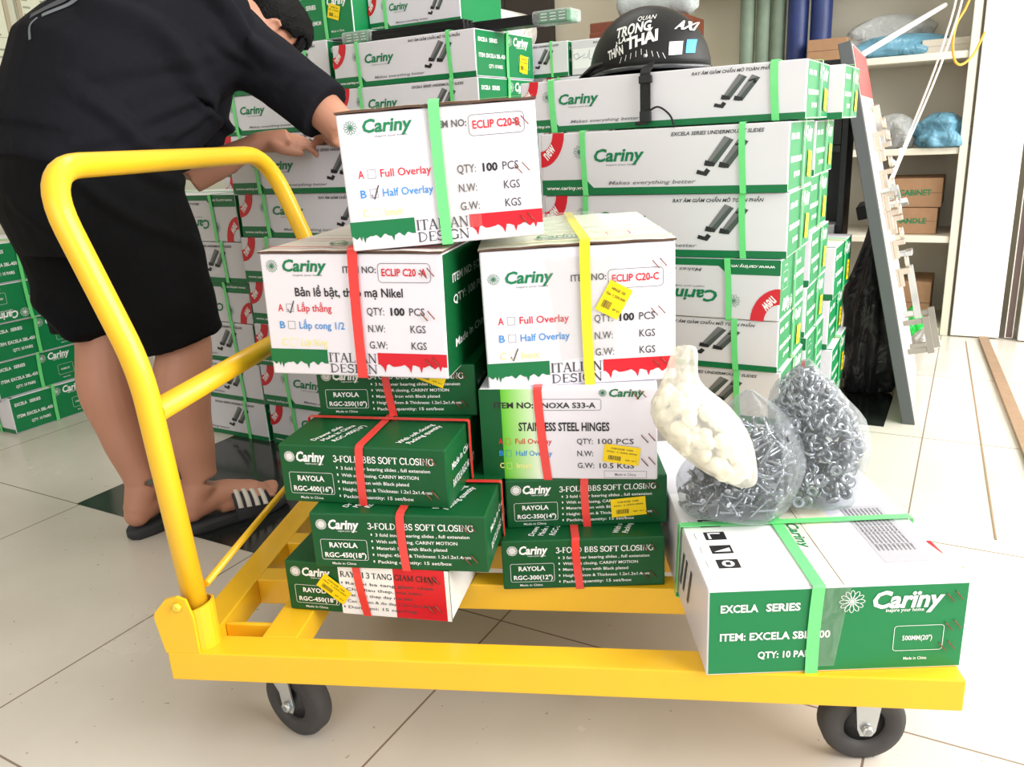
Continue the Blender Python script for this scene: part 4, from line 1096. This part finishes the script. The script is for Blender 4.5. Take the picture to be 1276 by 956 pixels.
for k in range(60):
    T = Matrix.Translation(Vector((rr.gauss(0, .03), rr.gauss(0, .035), abs(rr.gauss(.02, .012))+.008))) @ Matrix.Rotation(rr.random()*6, 4, Vector((rr.random(), rr.random(), rr.random()+.1)).normalized())
    add_box(bm, (-.014, -.004, -.003), (.014, .004, .003), 0, 0, T)
o = obj('fittings', bm, mat('fittings_brown', (120, 108, 100), .4, .4)); o.location = ushelf(.65, 3.25, .768); tag(o, 'loose fittings inside the clear bag on the middle shelf', 'fittings', kind='stuff')
bag('plastic_bag', 'blue plastic bag lying on the top shelf under the white tubes', 'bag', ushelf(.66, 3.27, 1.124), (.2, .09, .055), BAGB, 5, False, .3)
bag('plastic_bag', 'clear plastic bundle of tubes on the top shelf', 'bag', ushelf(.60, 3.38, 1.124), (.2, .075, .11), CLR, 6, False, .35)
plain_carton('cardboard_carton', 'flat brown cardboard carton on the top shelf beside the navy rolls', .30, .455, 3.16, 3.42, 1.1235, .09, KRAFT)
plain_carton('cardboard_carton', 'brown cardboard carton lying on top of another on the lower shelf', .655, .855, 3.2, 3.45, .5245, .118, KRAFT, 'CABINET')
plain_carton('cardboard_carton', 'brown cardboard carton under another one on the lower shelf', .65, .845, 3.19, 3.45, .4145, .108, KRAFT, 'HANDLE')
plain_carton('cardboard_carton', 'brown cardboard carton at the bottom of the shelf unit, by the floor', .7, .85, 3.2, 3.45, .0315, .18, KRAFT)
plain_carton('paper_carton', 'grey flat carton at the right end of the top shelf', .73, .905, 3.2, 3.45, 1.1235, .052, mat('grey_carton', (196, 190, 176), .6))
bag('plastic_bag', 'black crumpled plastic bag standing between the third pile and the grey display board', 'bag', R3(2.27, .70, .004), (.075, .1, .34), film('black_bag_film', (52, 52, 56), .2, .3, .8, 14), 21, lumps=.5)
bag('plastic_bag', 'bright green plastic bag on the floor in front of the shelf unit', 'bag', R3(3.05, .80, .002), (.06, .05, .075), film('green_bag_film', (30, 190, 70), .1, .3, .8, 14), 9, lumps=.4)
bag('plastic_bag', 'crumpled white plastic bag on the floor behind the display board', 'bag', R3(2.9, .86, .002), (.05, .06, .05), film('white_bag_film', (232, 230, 226), .1, .3, .8, 14), 12, lumps=.4)
def tube_thing(name, label, cat, pts, r, m, n=6):
    P = [R3(u, v, z) for v, u, z in pts]; o0 = P[0]
    bm = bmesh.new(); add_tube(bm, spline([p-o0 for p in P], n) if len(P) > 2 else [p-o0 for p in P], r, 10)
    o = obj(name, bm, m); o.location = o0; return tag(o, label, cat)
WP = mat('white_plastic', (236, 234, 228), .4)
tube_thing('white_tube', 'white square tube resting on the shelf and the top of the display board', 'tube', ((.60, 2.42, 1.09), (.80, 3.14, 1.29)), .0095, WP)
tube_thing('rope', 'left one of the two white ropes hanging in front of the shelf unit', 'rope', ((.86, 2.62, 2.2), (.864, 2.6, 1.4), (.83, 2.55, 1.1), (.735, 2.5, .76), (.7, 2.42, .64)), .0032, WP)
tube_thing('rope', 'right one of the two white ropes hanging in front of the shelf unit', 'rope', ((.90, 2.62, 2.2), (.885, 2.6, 1.4), (.845, 2.55, 1.1), (.742, 2.5, .76), (.707, 2.42, .63)), .0032, WP)
tube_thing('orange_cable', 'orange yellow cable hanging in a loop in front of the top shelf', 'cable', ((.93, 2.75, 2.1), (.905, 2.7, 1.35), (.86, 2.66, 1.17), (.862, 2.66, 1.08), (.885, 2.7, 1.05), (.92, 2.78, 1.085), (.945, 2.9, 1.16)), .004, mat('orange_cable', (226, 164, 40), .4))
o = tube_thing('hanging_hook', 'small white hook at the ends of the white ropes', 'hook', ((.734, 2.49, .79), (.74, 2.49, .77), (.73, 2.485, .74), (.715, 2.48, .75)), .0065, WP)
# ================================================================ BAGS ON THE BIG CARTON
def sack(name, label, loc, prof, m, seed, wr=.1, rz=0, seg=44, pulls=()):
    """translucent sack from rings (z, rx, ry, dx, dy); folds deepen towards the gathered ends"""
    r = empty(name, loc, rz, label, 'bag'); bm = bmesh.new(); rings = []
    for i, q in enumerate(prof):
        z, rx, ry, dx, dy = q; ring = []
        for k in range(seg):
            a = 2*PI*k/seg; p = Vector((math.cos(a), math.sin(a), z*9))
            f = 1+wr*noise.noise(p*1.6+Vector((seed, seed, 0)))+wr*.6*noise.noise(p*4.2+Vector((0, seed, 3)))
            f += wr*.5*math.sin(a*7+seed+z*20)*(i/len(prof))**2
            for pa, pz, ps, pw in pulls:
                da = (a-pa+PI) % (2*PI)-PI
                f += ps*max(0, 1-abs(da)/pw)*max(0, 1-abs(z-pz)/.06)
            f += wr*.6*(.25-abs(noise.noise(p*2.4+Vector((7, seed, 0)))))
            c = abs(math.cos(a))**.8*(1 if math.cos(a) > 0 else -1); s = abs(math.sin(a))**.8*(1 if math.sin(a) > 0 else -1)
            ring.append(bm.verts.new((dx+rx*c*f, dy+ry*s*f, z+.004*noise.noise(p*3+Vector((seed, 1, 1)))*(1 if i else 0))))
        rings.append(ring)
    for a, b in zip(rings, rings[1:]):
        for k in range(seg): bm.faces.new((a[k], a[(k+1) % seg], b[(k+1) % seg], b[k]))
    bm.faces.new(rings[0][::-1]); bm.faces.new(rings[-1])
    o = obj('bag_film', bm, m, r, True)
    sb = o.modifiers.new('smooth', 'SUBSURF'); sb.levels = 1; sb.render_levels = 1
    return r
def prof_at(prof, z):
    for a, b in zip(prof, prof[1:]):
        if a[0] <= z <= b[0]:
            t = (z-a[0])/(b[0]-a[0]); return [x+(y-x)*t for x, y in zip(a, b)]
    return list(prof[-1])
def fill(name, label, cat, loc, prof, n, piece, m, seed, zmax, inner=.35, rz=0, marg=.012):
    """many small parts lying at random inside the sack, one object"""
    bm = bmesh.new(); rr = random.Random(seed); mats = m if isinstance(m, list) else [m]
    for i in range(n):
        z = marg+rr.random()**.9*(zmax-marg); _, rx, ry, dx, dy = prof_at(prof, z)
        a = rr.random()*2*PI; q = inner+(1-inner)*math.sqrt(rr.random())
        rx, ry = max(.004, rx-marg), max(.004, ry-marg)
        c = Vector((dx+rx*q*math.cos(a), dy+ry*q*math.sin(a), z))
        ax = Vector((rr.gauss(0, 1), rr.gauss(0, 1), rr.gauss(0, .7))).normalized()
        piece(bm, Matrix.Translation(c) @ ax.to_track_quat('Z', 'Y').to_matrix().to_4x4(), rr)
    o = obj(name, bm, mats, None); o.location = loc; o.rotation_euler = (0, 0, rz)
    return tag(o, label, cat, None, 'stuff')
def p_screw(bm, T, rr):
    L = rr.uniform(.032, .042)
    add_lathe(bm, [(.0009, -L/2), (.0024, -L/2+.004), (.0024, L/2-.003), (.0052, L/2-.0005), (.0046, L/2+.0014)], 7, T)
def p_cam(bm, T, rr):
    R = rr.uniform(.0088, .0108)
    add_lathe(bm, [(.0032, -.002), (R, -.0024), (R, .0016), (R*.86, .0026), (R*.62, .0012), (.0032, .0024)], 12, T, 0, True)
def p_cap(bm, T, rr):
    R = rr.uniform(.0095, .0125)
    add_lathe(bm, [(R*.8, -.006), (R, -.003), (R, .004), (R*.75, .0075), (R*.3, .0085)], 10, T)
EZ = DECK+.128+.0052
SCR = [(.0, .066, .055, 0, 0), (.012, .08, .066, 0, 0), (.05, .083, .07, .004, 0), (.085, .076, .062, .012, .0), (.115, .062, .046, .024, .004), (.14, .058, .026, .026, .008), (.162, .040, .014, .022, .012), (.184, .012, .006, .02, .014), (.19, .003, .003, .02, .014)]
CAM = [(.0, .058, .055, 0, 0), (.012, .068, .062, 0, 0), (.05, .07, .064, .002, 0), (.09, .072, .062, .008, 0), (.125, .067, .056, .004, 0), (.155, .060, .048, -.006, 0), (.185, .045, .034, -.014, 0), (.206, .022, .018, -.016, 0), (.22, .009, .007, -.016, 0), (.226, .003, .003, -.016, 0)]
WHT = [(-.004, .007, .006, .074, -.01), (.008, .026, .02, .062, -.01), (.035, .044, .036, .040, -.008), (.065, .058, .046, .018, -.004), (.095, .062, .048, .0, 0), (.12, .053, .042, -.012, .004), (.14, .03, .026, -.018, .008), (.16, .022, .018, -.02, .014), (.185, .02, .014, -.014, .02), (.20, .014, .01, -.012, .024)]
CLEAR = film('clear_bag_plastic', (208, 213, 217), .9, .06, .9, 10)
MILK = film('milky_bag_plastic', (250, 247, 236), .68, .2, .5, 20)
ls_ = Vector((.832, .215, EZ)); lc_ = Vector((.955, .262, EZ)); lw_ = Vector((.768, .165, EZ+.07))
sack('plastic_bag', 'clear plastic bag full of screws, between the white bag and the bag of cams', ls_, SCR, CLEAR, 2, .14, 0, 56, ((0.1, .085, .3, .5), (3.0, .05, .15, .6), (-1.2, .02, .12, .5), (4.4, .12, .2, .4)))
fill('screws', 'loose grey steel screws inside the middle clear bag', 'screws', ls_, SCR, 430, p_screw, STEEL, 1, .13, .3, 0, .013)
sack('plastic_bag', 'clear plastic bag full of round cams, rightmost of the three bags on the carton', lc_, CAM, CLEAR, 5, .14, 0, 56, ((.2, .12, .22, .5), (2.6, .14, .12, .5), (-.9, .03, .12, .5)))
fill('cam_fittings', 'loose round steel cams inside the rightmost clear bag', 'cams', lc_, CAM, 520, p_cam, [STEEL], 2, .205, .35, 0, .011)
sack('plastic_bag', 'milky plastic bag full of white caps, leaning on the bag of screws', lw_, WHT, MILK, 9, .1)
fill('white_caps', 'white plastic caps inside the milky bag', 'caps', lw_, WHT, 210, p_cap, mat('white_cap', (246, 243, 230), .45), 3, .135, .3, 0, .013)

# ================================================================ THE MAN
SKIN = mat('skin', (184, 130, 106), .5, var=.08, scale=9)
SHIRT = mat('black_cotton', (24, 24, 30), .9, var=.1, scale=40, bump=.15, spec=.12)
SHORT = mat('black_shorts_cloth', (13, 13, 15), .85, var=.1, scale=40, bump=.15, spec=.12)
man = empty('person', (-.45, .78, 0), 0, 'man in a black t-shirt, black shorts and striped sandals bending over the piled cartons', 'person')
def add_ball(bm, c, r, rot=None):
    T = Matrix.Translation(c) @ (rot.to_4x4() if rot is not None else Matrix()) @ Matrix.Diagonal((*( (r,)*3 if isinstance(r, (int, float)) else r), 1))
    bmesh.ops.create_icosphere(bm, subdivisions=3, radius=1, matrix=T)
def fuse(name, bm, voxel, it, m, parent, fac=.5, disp=None):
    """weld overlapping volumes into one continuous surface"""
    me = bpy.data.meshes.new(name); bmesh.ops.recalc_face_normals(bm, faces=bm.faces[:]); bm.to_mesh(me); bm.free()
    t = bpy.data.objects.new(name+'_tmp', me); COL.objects.link(t)
    md = t.modifiers.new('weld', 'REMESH'); md.mode = 'VOXEL'; md.voxel_size = voxel; md.use_smooth_shade = True
    if it: s = t.modifiers.new('relax', 'SMOOTH'); s.iterations = it; s.factor = fac
    dg = bpy.context.evaluated_depsgraph_get()
    m2 = bpy.data.meshes.new_from_object(t.evaluated_get(dg))
    bpy.data.objects.remove(t); bpy.data.meshes.remove(me); m2.name = name
    if disp:
        nr = [v.normal.copy() for v in m2.vertices]
        for v, n in zip(m2.vertices, nr): v.co += n*disp(v.co, n)
    m2.materials.clear()
    for x in (m if isinstance(m, list) else [m]): m2.materials.append(x)
    for p in m2.polygons: p.use_smooth = True
    o = bpy.data.objects.new(name, m2); COL.objects.link(o)
    if parent: o.parent = parent; o.matrix_parent_inverse = parent_inv(parent)
    return o
def parent_inv(p): return Matrix.Translation(-p.location)
def loft(bm, rings, n=28, pw=2.3):
    """rings: (centre, side axis, other axis, a, b) superellipses"""
    R = []
    for c, x, y, a, b in rings:
        q = []
        for k in range(n):
            t = 2*PI*k/n; cx = abs(math.cos(t))**(2/pw)*math.copysign(1, math.cos(t)); sy = abs(math.sin(t))**(2/pw)*math.copysign(1, math.sin(t))
            q.append(bm.verts.new(Vector(c)+x*a*cx+y*b*sy))
        R.append(q)
    for a, b in zip(R, R[1:]):
        for k in range(n): bm.faces.new((a[k], a[(k+1) % n], b[(k+1) % n], b[k]))
    bm.faces.new(R[0][::-1]); bm.faces.new(R[-1])
def limb(bm, pts, rs, seg=18, n=5):
    P = spline(pts, n); R = []
    for i in range(len(pts)-1):
        for k in range(n):
            t = k/n; t = t*t*(3-2*t); R.append(rs[i]*(1-t)+rs[i+1]*t)
    R.append(rs[-1]); add_tube(bm, P, R, seg)
V = Vector
RH, LH = V((-.44, .765, .86)), V((-.625, .85, .86))
RK, LK = V((-.358, .795, .46)), V((-.565, .80, .475))
RA, LA = V((-.366, .774, .105)), V((-.505, .752, .105))
spine = [V((-.54, .81, .84)), V((-.535, .815, .93)), V((-.495, .865, 1.05)), V((-.42, .95, 1.135)), V((-.335, 1.035, 1.17)), V((-.285, 1.09, 1.19)), V((-.25, 1.125, 1.195))]
sa = [.2, .205, .212, .215, .215, .18, .08]; sb = [.165, .175, .19, .185, .155, .115, .07]
def torso_rings(ka=1, kb=1, i0=0, i1=7):
    out = []
    for i in range(i0, i1):
        t = (spine[min(i+1, 6)]-spine[max(i-1, 0)]).normalized()
        r = V((.80, -.60, 0)) if i > 2 else V((.86, -.51, 0))
        x = (r-t*r.dot(t)).normalized(); y = t.cross(x)
        out.append((spine[i], x, y, sa[i]*ka, sb[i]*kb))
    return out
RS, LS = V((-.165, 1.0, 1.10)), V((-.41, 1.20, 1.12))
RE, LE = V((.035, .955, .93)), V((-.44, 1.10, .835))
RW_, LW = V((-.03, 1.14, .925)), V((-.268, 1.165, .915))
HC = V((-.228, 1.185, 1.188)); Cr = V((.476, .41, .70)).normalized(); Fd = V((.42, .55, -.72)); Fd = (Fd-Cr*Fd.dot(Cr)).normalized(); Sd = Fd.cross(Cr).normalized()
HM = Matrix((Fd, Sd, Cr)).transposed()                                # columns: face, right side, crown
bm = bmesh.new()
# legs
for H, K, A_k, s in ((RH, RK, RA, 1), (LH, LK, LA, -1)):
    m1 = H.lerp(K, .5)
    bk = V((-.55, -.8, 0))*.022
    limb(bm, [H, m1, K+V((0, 0, .03)), K.lerp(A_k, .28)+bk, K.lerp(A_k, .6)+bk*.6, A_k+V((0, 0, .03))], [.1, .088, .062, .066, .054, .041])
FOOTD = {1: V((.66, .75, 0)).normalized(), -1: V((.36, .93, 0)).normalized()}
for A_k, s in ((RA, 1), (LA, -1)):
    f = FOOTD[s]; r = V((f.y, -f.x, 0)); z0 = .03
    heel = V((A_k.x, A_k.y, 0))-f*.018
    limb(bm, [A_k+V((0, 0, .02)), V((heel.x, heel.y, z0+.035))-f*.012], [.041, .034])
    add_ball(bm, V((heel.x, heel.y, z0+.028))-f*.014, .031)
    limb(bm, [V((heel.x, heel.y, z0+.04)), heel+f*.06+V((0, 0, z0+.045)), heel+f*.13+V((0, 0, z0+.03)), heel+f*.175+V((0, 0, z0+.018))], [.036, .036, .03, .019])
    limb(bm, [heel+f*.05+r*.012*s+V((0, 0, z0+.022)), heel+f*.13+r*.022*s+V((0, 0, z0+.018)), heel+f*.17+r*.02*s+V((0, 0, z0+.013))], [.022, .022, .014])
    for k in range(5):                                                # toes
        o_ = (-.032+.0155*k)*s; ln = (.222, .218, .21, .2, .188)[k]; rr_ = (.0125, .0095, .009, .0085, .008)[k]
        limb(bm, [heel+f*.155+r*o_*.9+V((0, 0, z0+.015)), heel+f*(ln-.02)+r*o_+V((0, 0, z0+.014)), heel+f*ln+r*o_+V((0, 0, z0+.009))], [rr_*1.1, rr_, rr_*.85], 10)
# trunk under the clothes, neck, head
loft(bm, torso_rings(.86, .86))
limb(bm, [spine[5], V((-.235, 1.14, 1.2)), HC-Cr*.05-Fd*.02], [.07, .06, .056])
add_ball(bm, HC+Fd*.0-Cr*-.01, (.094, .076, .09), HM); add_ball(bm, HC+Fd*.03-Cr*.05, (.06, .058, .062), HM)
add_ball(bm, HC+Fd*.062-Cr*.088, (.024, .028, .022), HM)                                       # chin
limb(bm, [HC+Fd*.088+Cr*.012, HC+Fd*.108-Cr*.022, HC+Fd*.095-Cr*.032], [.009, .0125, .009], 10)  # nose
for s in (-1, 1):
    add_ball(bm, HC+Sd*s*.026+Fd*.078+Cr*.02, (.014, .02, .008), HM)                           # brow
    add_ball(bm, HC+Sd*s*.042+Fd*.07-Cr*.018, (.016, .018, .016), HM)                          # cheekbone
    ec = HC+Sd*s*.078-Fd*.008-Cr*.012
    for k in range(10):                                                                        # rim of the ear
        a = -2.3+k*.5; add_ball(bm, ec+Sd*s*(.008+.004*math.sin(k))-Fd*(.017*math.cos(a))*1-Cr*(-.028*math.sin(a)), .0058)
    add_ball(bm, ec+Sd*s*.003, (.013, .005, .022), HM)
add_ball(bm, HC+Fd*.089-Cr*.053, (.008, .022, .005), HM); add_ball(bm, HC+Fd*.086-Cr*.064, (.009, .019, .006), HM)  # lips
# arms
limb(bm, [RS, RS.lerp(RE, .5)+V((0, 0, .01)), RE], [.054, .05, .042]); limb(bm, [RE, RE.lerp(RW_, .35), RW_], [.043, .042, .028])
limb(bm, [LS, LS.lerp(LE, .5), LE], [.052, .048, .04]); limb(bm, [LE, LE.lerp(LW, .35), LW], [.041, .04, .027])
def hand(bm, W, d, n, s, curl=.5, k=1.0):
    """W wrist, d direction of the fingers, n back of the hand, s +1 when the thumb is on side n x d"""
    d = d.normalized(); n = (n-d*n.dot(d)).normalized(); t = n.cross(d)*s
    limb(bm, [W-d*.01, W+d*.03, W+d*.075], [.026, .029, .030], 14)
    for o in (-.022, -.007, .008, .022): limb(bm, [W+d*.02+t*o*.7, W+d*.085+t*o], [.013, .0115], 10)
    for i, o in enumerate((-.031, -.0105, .0105, .031)):
        L = (.064, .078, .083, .074)[i]; r = (.0078, .0088, .0092, .009)[i]; b = W+d*.082+t*o
        p1 = b+(d*math.cos(curl*.5)-n*math.sin(curl*.5))*L*.45; p2 = p1+(d*math.cos(curl*1.2)-n*math.sin(curl*1.2))*L*.32; p3 = p2+(d*math.cos(curl*1.8)-n*math.sin(curl*1.8))*L*.25
        limb(bm, [b-d*.012, b, p1, p2, p3], [r*1.1, r*1.08, r, r*.92, r*.78], 10, 3)
    b = W+d*.028+t*.022
    limb(bm, [b, b+d*.02+t*.022-n*.006, b+d*.052+t*.03-n*.014, b+d*.076+t*.024-n*.02], [.0145, .0125, .0105, .0085], 10, 3)
hand(bm, LW, V((.86, .42, .02)), V((-.1, -.45, .9)), -1, .55)
hand(bm, RW_, V((-.62, .75, -.06)), V((.25, .1, .95)), -1, .5)
body = fuse('body', bm, .0052, 3, SKIN, man)
# hair: a cap over the skull, cropped short at the sides and nape, a longer fringe in front
bm = bmesh.new(); bmesh.ops.create_icosphere(bm, subdivisions=5, radius=1)
kill = []
for v in bm.verts:
    f, s, c = v.co
    th = .005+.015*max(0, min(1, (c+.05)/.5)) + .012*max(0, min(1, (f-.3)/.4))*max(0, min(1, (c+.1)/.4))
    k = 1+.025*noise.noise(v.co*7)+.02*noise.noise(V((f*30, s*12, c*12)))
    p = V((f*(.094+th), s*(.077+th), c*(.09+th)+.01)); v.co = p*k
    if (f > .55 and c < .22) or c < -.66 or (f > .2 and c < .05) or (f > -.12 and f < .22 and c < -.02) or (f > -.5 and c < -.4): kill.append(v)
bmesh.ops.delete(bm, geom=kill, context='VERTS')
# drooping fringe: wedge-like locks following the brow
T = Matrix.Translation(HC) @ HM.to_4x4()
for v in bm.verts: v.co = T @ v.co
bmesh.ops.solidify(bm, geom=bm.faces[:], thickness=.007)
rr = random.Random(5)
for k in range(70):
    s0 = -.066+.132*k/69; e = math.sqrt(max(0, 1-(s0/.085)**2)); b = HC+Fd*(.088*e)+Sd*s0+Cr*(.045*e+.012)
    L = rr.uniform(.03, .055)
    add_tube(bm, [b-Fd*.008+Cr*.012, b+Fd*.014+Cr*.0, b+Fd*.014-Cr*L*.6+Sd*rr.uniform(-.004, .004), b+Fd*.006-Cr*L+Sd*rr.uniform(-.006, .006)], [.007, .0065, .004, .001], 6)
h_ = obj('hair', bm, mat('black_hair', (11, 10, 11), .6, var=.3, scale=160, bump=.5, spec=.15), None, True); h_.parent = man; h_.matrix_parent_inverse = parent_inv(man)
# t-shirt
def wr(axis, k, amp):
    def f(co, n):
        w = noise.noise(V((co.x*3.2+co.z*5, co.y*3, co.z*2.2-co.x*4)))
        fold = math.sin((co.x*.75+co.z*.9+co.y*.35)*k+5*noise.noise(co*3.4)+1.2)
        q = max(0, fold)**2.2*max(0, noise.noise(co*2.6+V((3, 1, 2)))+.38)
        return amp*q+.004*w
    return f
bm = bmesh.new()
loft(bm, torso_rings(1.0, 1.0, 1, 6)+[(V((-.268, 1.108, 1.197)), *torso_rings()[6][1:3], .1, .085)])
for S0, E0, r0, r1 in ((RS, RE, .072, .08), (LS, LE, .08, .08)):
    inn = spine[4].lerp(S0, .55)
    limb(bm, [inn, S0+V((0, 0, -.01)), S0.lerp(E0, .45), S0.lerp(E0, .78)+V((0, 0, .004))], [.1, r0*1.08, r0, r1*.92])
# hanging front and hem of the shirt
loft(bm, [(V((-.532, .810, .838)), V((.86, -.51, 0)), V((.46, .77, -.40)), .215, .19), (V((-.52, .83, .93)), V((.86, -.51, 0)), V((.45, .76, -.46)), .21, .182), (V((-.44, .93, 1.02)), V((.83, -.56, 0)), V((.5, .7, -.4)).normalized(), .195, .17)])
CREASE = [(V(a), V(b), w, m) for a, b, w, m in (
 ((-.19, .93, 1.02), (-.40, .74, .93), .013, .011), ((-.23, .90, 1.08), (-.46, .70, 1.02), .014, .010), ((-.21, .92, 1.0), (-.33, .79, .88), .011, .010),
 ((-.30, .85, 1.10), (-.52, .66, 1.0), .016, .007), ((-.16, .93, 1.06), (-.24, .88, 1.13), .010, .008), ((-.12, .93, 1.07), (-.2, .92, 1.14), .009, .007),
 ((-.36, .72, .92), (-.50, .66, .89), .012, .008), ((-.28, .80, .93), (-.42, .70, .86), .012, .008), ((-.06, .90, 1.04), (-.10, .93, 1.0), .008, .006))]
def crease(co, n):
    s = wr(None, 30, .03)(co, n)
    for P, Q, w, m in CREASE:
        e = Q-P; t = max(0, min(1, (co-P).dot(e)/e.dot(e))); q = co-P-e*t; d = q.length
        if d > .1: continue
        sg = q.z*2+noise.noise(co*9)*.01; f = math.sin(PI*min(1, max(.05, t)))**.5
        s += f*(-m*math.exp(-((q.z+.006*noise.noise(co*14))/w)**2)+.7*m*math.exp(-((q.z-2*w)/w)**2))*math.exp(-(d/.05)**2*0.3)
    return s
shirt = fuse('t_shirt', bm, .0065, 5, SHIRT, man, .5, crease)
# grey print across the upper back
from mathutils.bvhtree import BVHTree
bv = BVHTree.FromPolygons([v.co.copy() for v in shirt.data.vertices], [tuple(p.vertices) for p in shirt.data.polygons])
def decal(bm, c, sx, sy, nrm, pts, wdt, mi):
    P = spline([V((x, y, 0)) for x, y in pts], 8); prev = None
    for i, p in enumerate(P):
        t = (P[min(i+1, len(P)-1)]-P[max(i-1, 0)]).normalized(); q = V((-t.y, t.x, 0))*wdt/2; cur = []
        for e in (p+q, p-q):
            o = c+sx*e.x+sy*e.y+nrm*.3; hit = bv.ray_cast(o, -nrm)
            cur.append(bm.verts.new(hit[0]+hit[1]*.0016) if hit[0] is not None else None)
        if prev and all(prev) and all(cur): bm.faces.new((prev[0], prev[1], cur[1], cur[0])).material_index = mi
        prev = cur
bm = bmesh.new(); tr_ = torso_rings(); nrm = V((-.15, -.72, .68)).normalized(); sx = V((.88, .30, .28)); sx = (sx-nrm*sx.dot(nrm)).normalized(); sy = nrm.cross(sx)
cb = V((-.405, .815, 1.198))
decal(bm, cb, sx, sy, nrm, [(-.11, -.03), (-.02, -.03), (.04, -.005), (.06, .02), (.03, .035), (-.03, .03)], .012, 0)
decal(bm, cb, sx, sy, nrm, [(-.14, .0), (-.05, -.005), (.0, .008), (.02, .02)], .022, 1)
decal(bm, cb, sx, sy, nrm, [(-.12, .05), (.0, .055), (.1, .07), (.13, .1), (.24, .11)], .008, 0)
decal(bm, cb, sx, sy, nrm, [(-.10, .08), (.02, .085), (.10, .105)], .018, 1)
decal(bm, cb, sx, sy, nrm, [(-.12, -.03), (-.14, -.045), (-.15, -.07)], .007, 0)
if len(bm.faces):
    o = obj('back_print', bm, [mat('shirt_print_grey', (112, 118, 124), .7), mat('shirt_print_dark', (72, 76, 82), .7)], None); o.parent = shirt; o.matrix_parent_inverse = shirt.matrix_parent_inverse.inverted() @ Matrix() if False else Matrix()
else: bm.free()
# shorts: seat and two wide legs
bm = bmesh.new()
ex_, ey_ = V((.86, -.51, 0)), V((.51, .86, 0))
loft(bm, [(V((-.54, .80, .70)), ex_, ey_, .19, .145), (V((-.545, .80, .80)), ex_, ey_, .208, .17), (V((-.54, .805, .90)), ex_, ey_, .2, .16), (V((-.53, .82, .96)), ex_, ey_, .19, .15)])
for H, K, s in ((RH, RK, 1), (LH, LK, -1)):
    limb(bm, [H+V((0, 0, .0)), H.lerp(K, .35), H.lerp(K, .7), H.lerp(K, 1.0 if s > 0 else .97)+V((-.012 if s < 0 else 0, 0, .015))], [.13, .128, .112, .094 if s > 0 else .1], 24)
shorts = fuse('shorts', bm, .0075, 4, SHORT, man, .5, wr(None, 40, .024))
# sandals
for A_k, s in ((RA, 1), (LA, -1)):
    f = FOOTD[s]; heel = V((A_k.x, A_k.y, 0))-f*.055
    sd = empty('sandal', (0, 0, 0)); sd.parent = man; sd.matrix_parent_inverse = parent_inv(man)
    T = Matrix.Translation(heel) @ Matrix.Rotation(math.atan2(f.y, f.x), 4, 'Z')
    out = [(0.0, .02), (-.008, 0), (.0, -.022), (.03, -.036), (.1, -.038), (.17, -.05), (.22, -.05), (.258, -.03), (.265, 0), (.25, .03), (.2, .046), (.12, .036), (.05, .036)]
    sp_ = spline([V((x, y*s, 0)) for x, y in out+out[:1]], 4)[:-1]
    if s < 0: sp_ = sp_[::-1]
    bm = bmesh.new(); rings = []
    for z, k in ((.0015, .97), (.006, 1.0), (.021, 1.0), (.026, .97)):
        rings.append([bm.verts.new(T @ V((.13+(p.x-.13)*k, p.y*k, z+.006*max(0, (p.x-.2)/.06)))) for p in sp_])
    for a, b in zip(rings, rings[1:]):
        for k in range(len(sp_)): bm.faces.new((a[k], a[(k+1) % len(sp_)], b[(k+1) % len(sp_)], b[k]))
    bm.faces.new(rings[0][::-1]); bm.faces.new(rings[-1]); bmesh.ops.recalc_face_normals(bm, faces=bm.faces[:])
    obj('sole', bm, mat('sandal_rubber', (44, 44, 48), .7), sd, True)
    def arch(x, a, e=0.0):
        hw_ = .047+.004*math.sin((x-.12)*20); hh = .092-.42*(x-.125)
        return T @ V((x+.012*math.cos(a)*s*0, -(hw_+e)*math.cos(a)*1.0, .012+(hh+e-.012)*math.sin(a)**.8))
    def band(x0, x1, e, a0=.0, a1=PI, n=20):
        bm = bmesh.new(); q = [[bm.verts.new(arch(x, a0+(a1-a0)*i/n, e+ee)) for i in range(n+1)] for ee in (0, .0035) for x in (x0, (x0+x1)/2, x1)]
        for r0, r1, fl in ((0, 1, 0), (1, 2, 0), (3, 4, 1), (4, 5, 1), (0, 3, 1), (2, 5, 0)):
            for i in range(n): bm.faces.new((q[r0][i], q[r0][i+1], q[r1][i+1], q[r1][i]))
        bmesh.ops.recalc_face_normals(bm, faces=bm.faces[:]); return bm
    obj('strap', band(.112, .205, .0), mat('sandal_strap', (34, 34, 38), .6), sd, True)
    for k in range(4): obj('stripe', band(.119+.021*k, .131+.021*k, .003, .28, PI-.28), mat('sandal_stripe', (206, 200, 190), .6), sd, True)
# the small white item held between the fingers
ph = empty('marker_pen', (-.118, 1.215, .935), rad(-25), 'small white and pink marker held in the man\'s left hand', 'pen')
bm = bmesh.new(); add_lathe(bm, [(.006, -.045), (.008, -.04), (.008, .03), (.005, .034)], 14, Matrix.Rotation(rad(78), 4, 'Y')); obj('barrel', bm, mat('marker_white', (236, 226, 232), .35), ph)
bm = bmesh.new(); add_lathe(bm, [(.0087, .012), (.0087, .05), (.007, .054)], 14, Matrix.Rotation(rad(78), 4, 'Y')); obj('cap', bm, mat('marker_pink', (170, 90, 120), .4), ph)
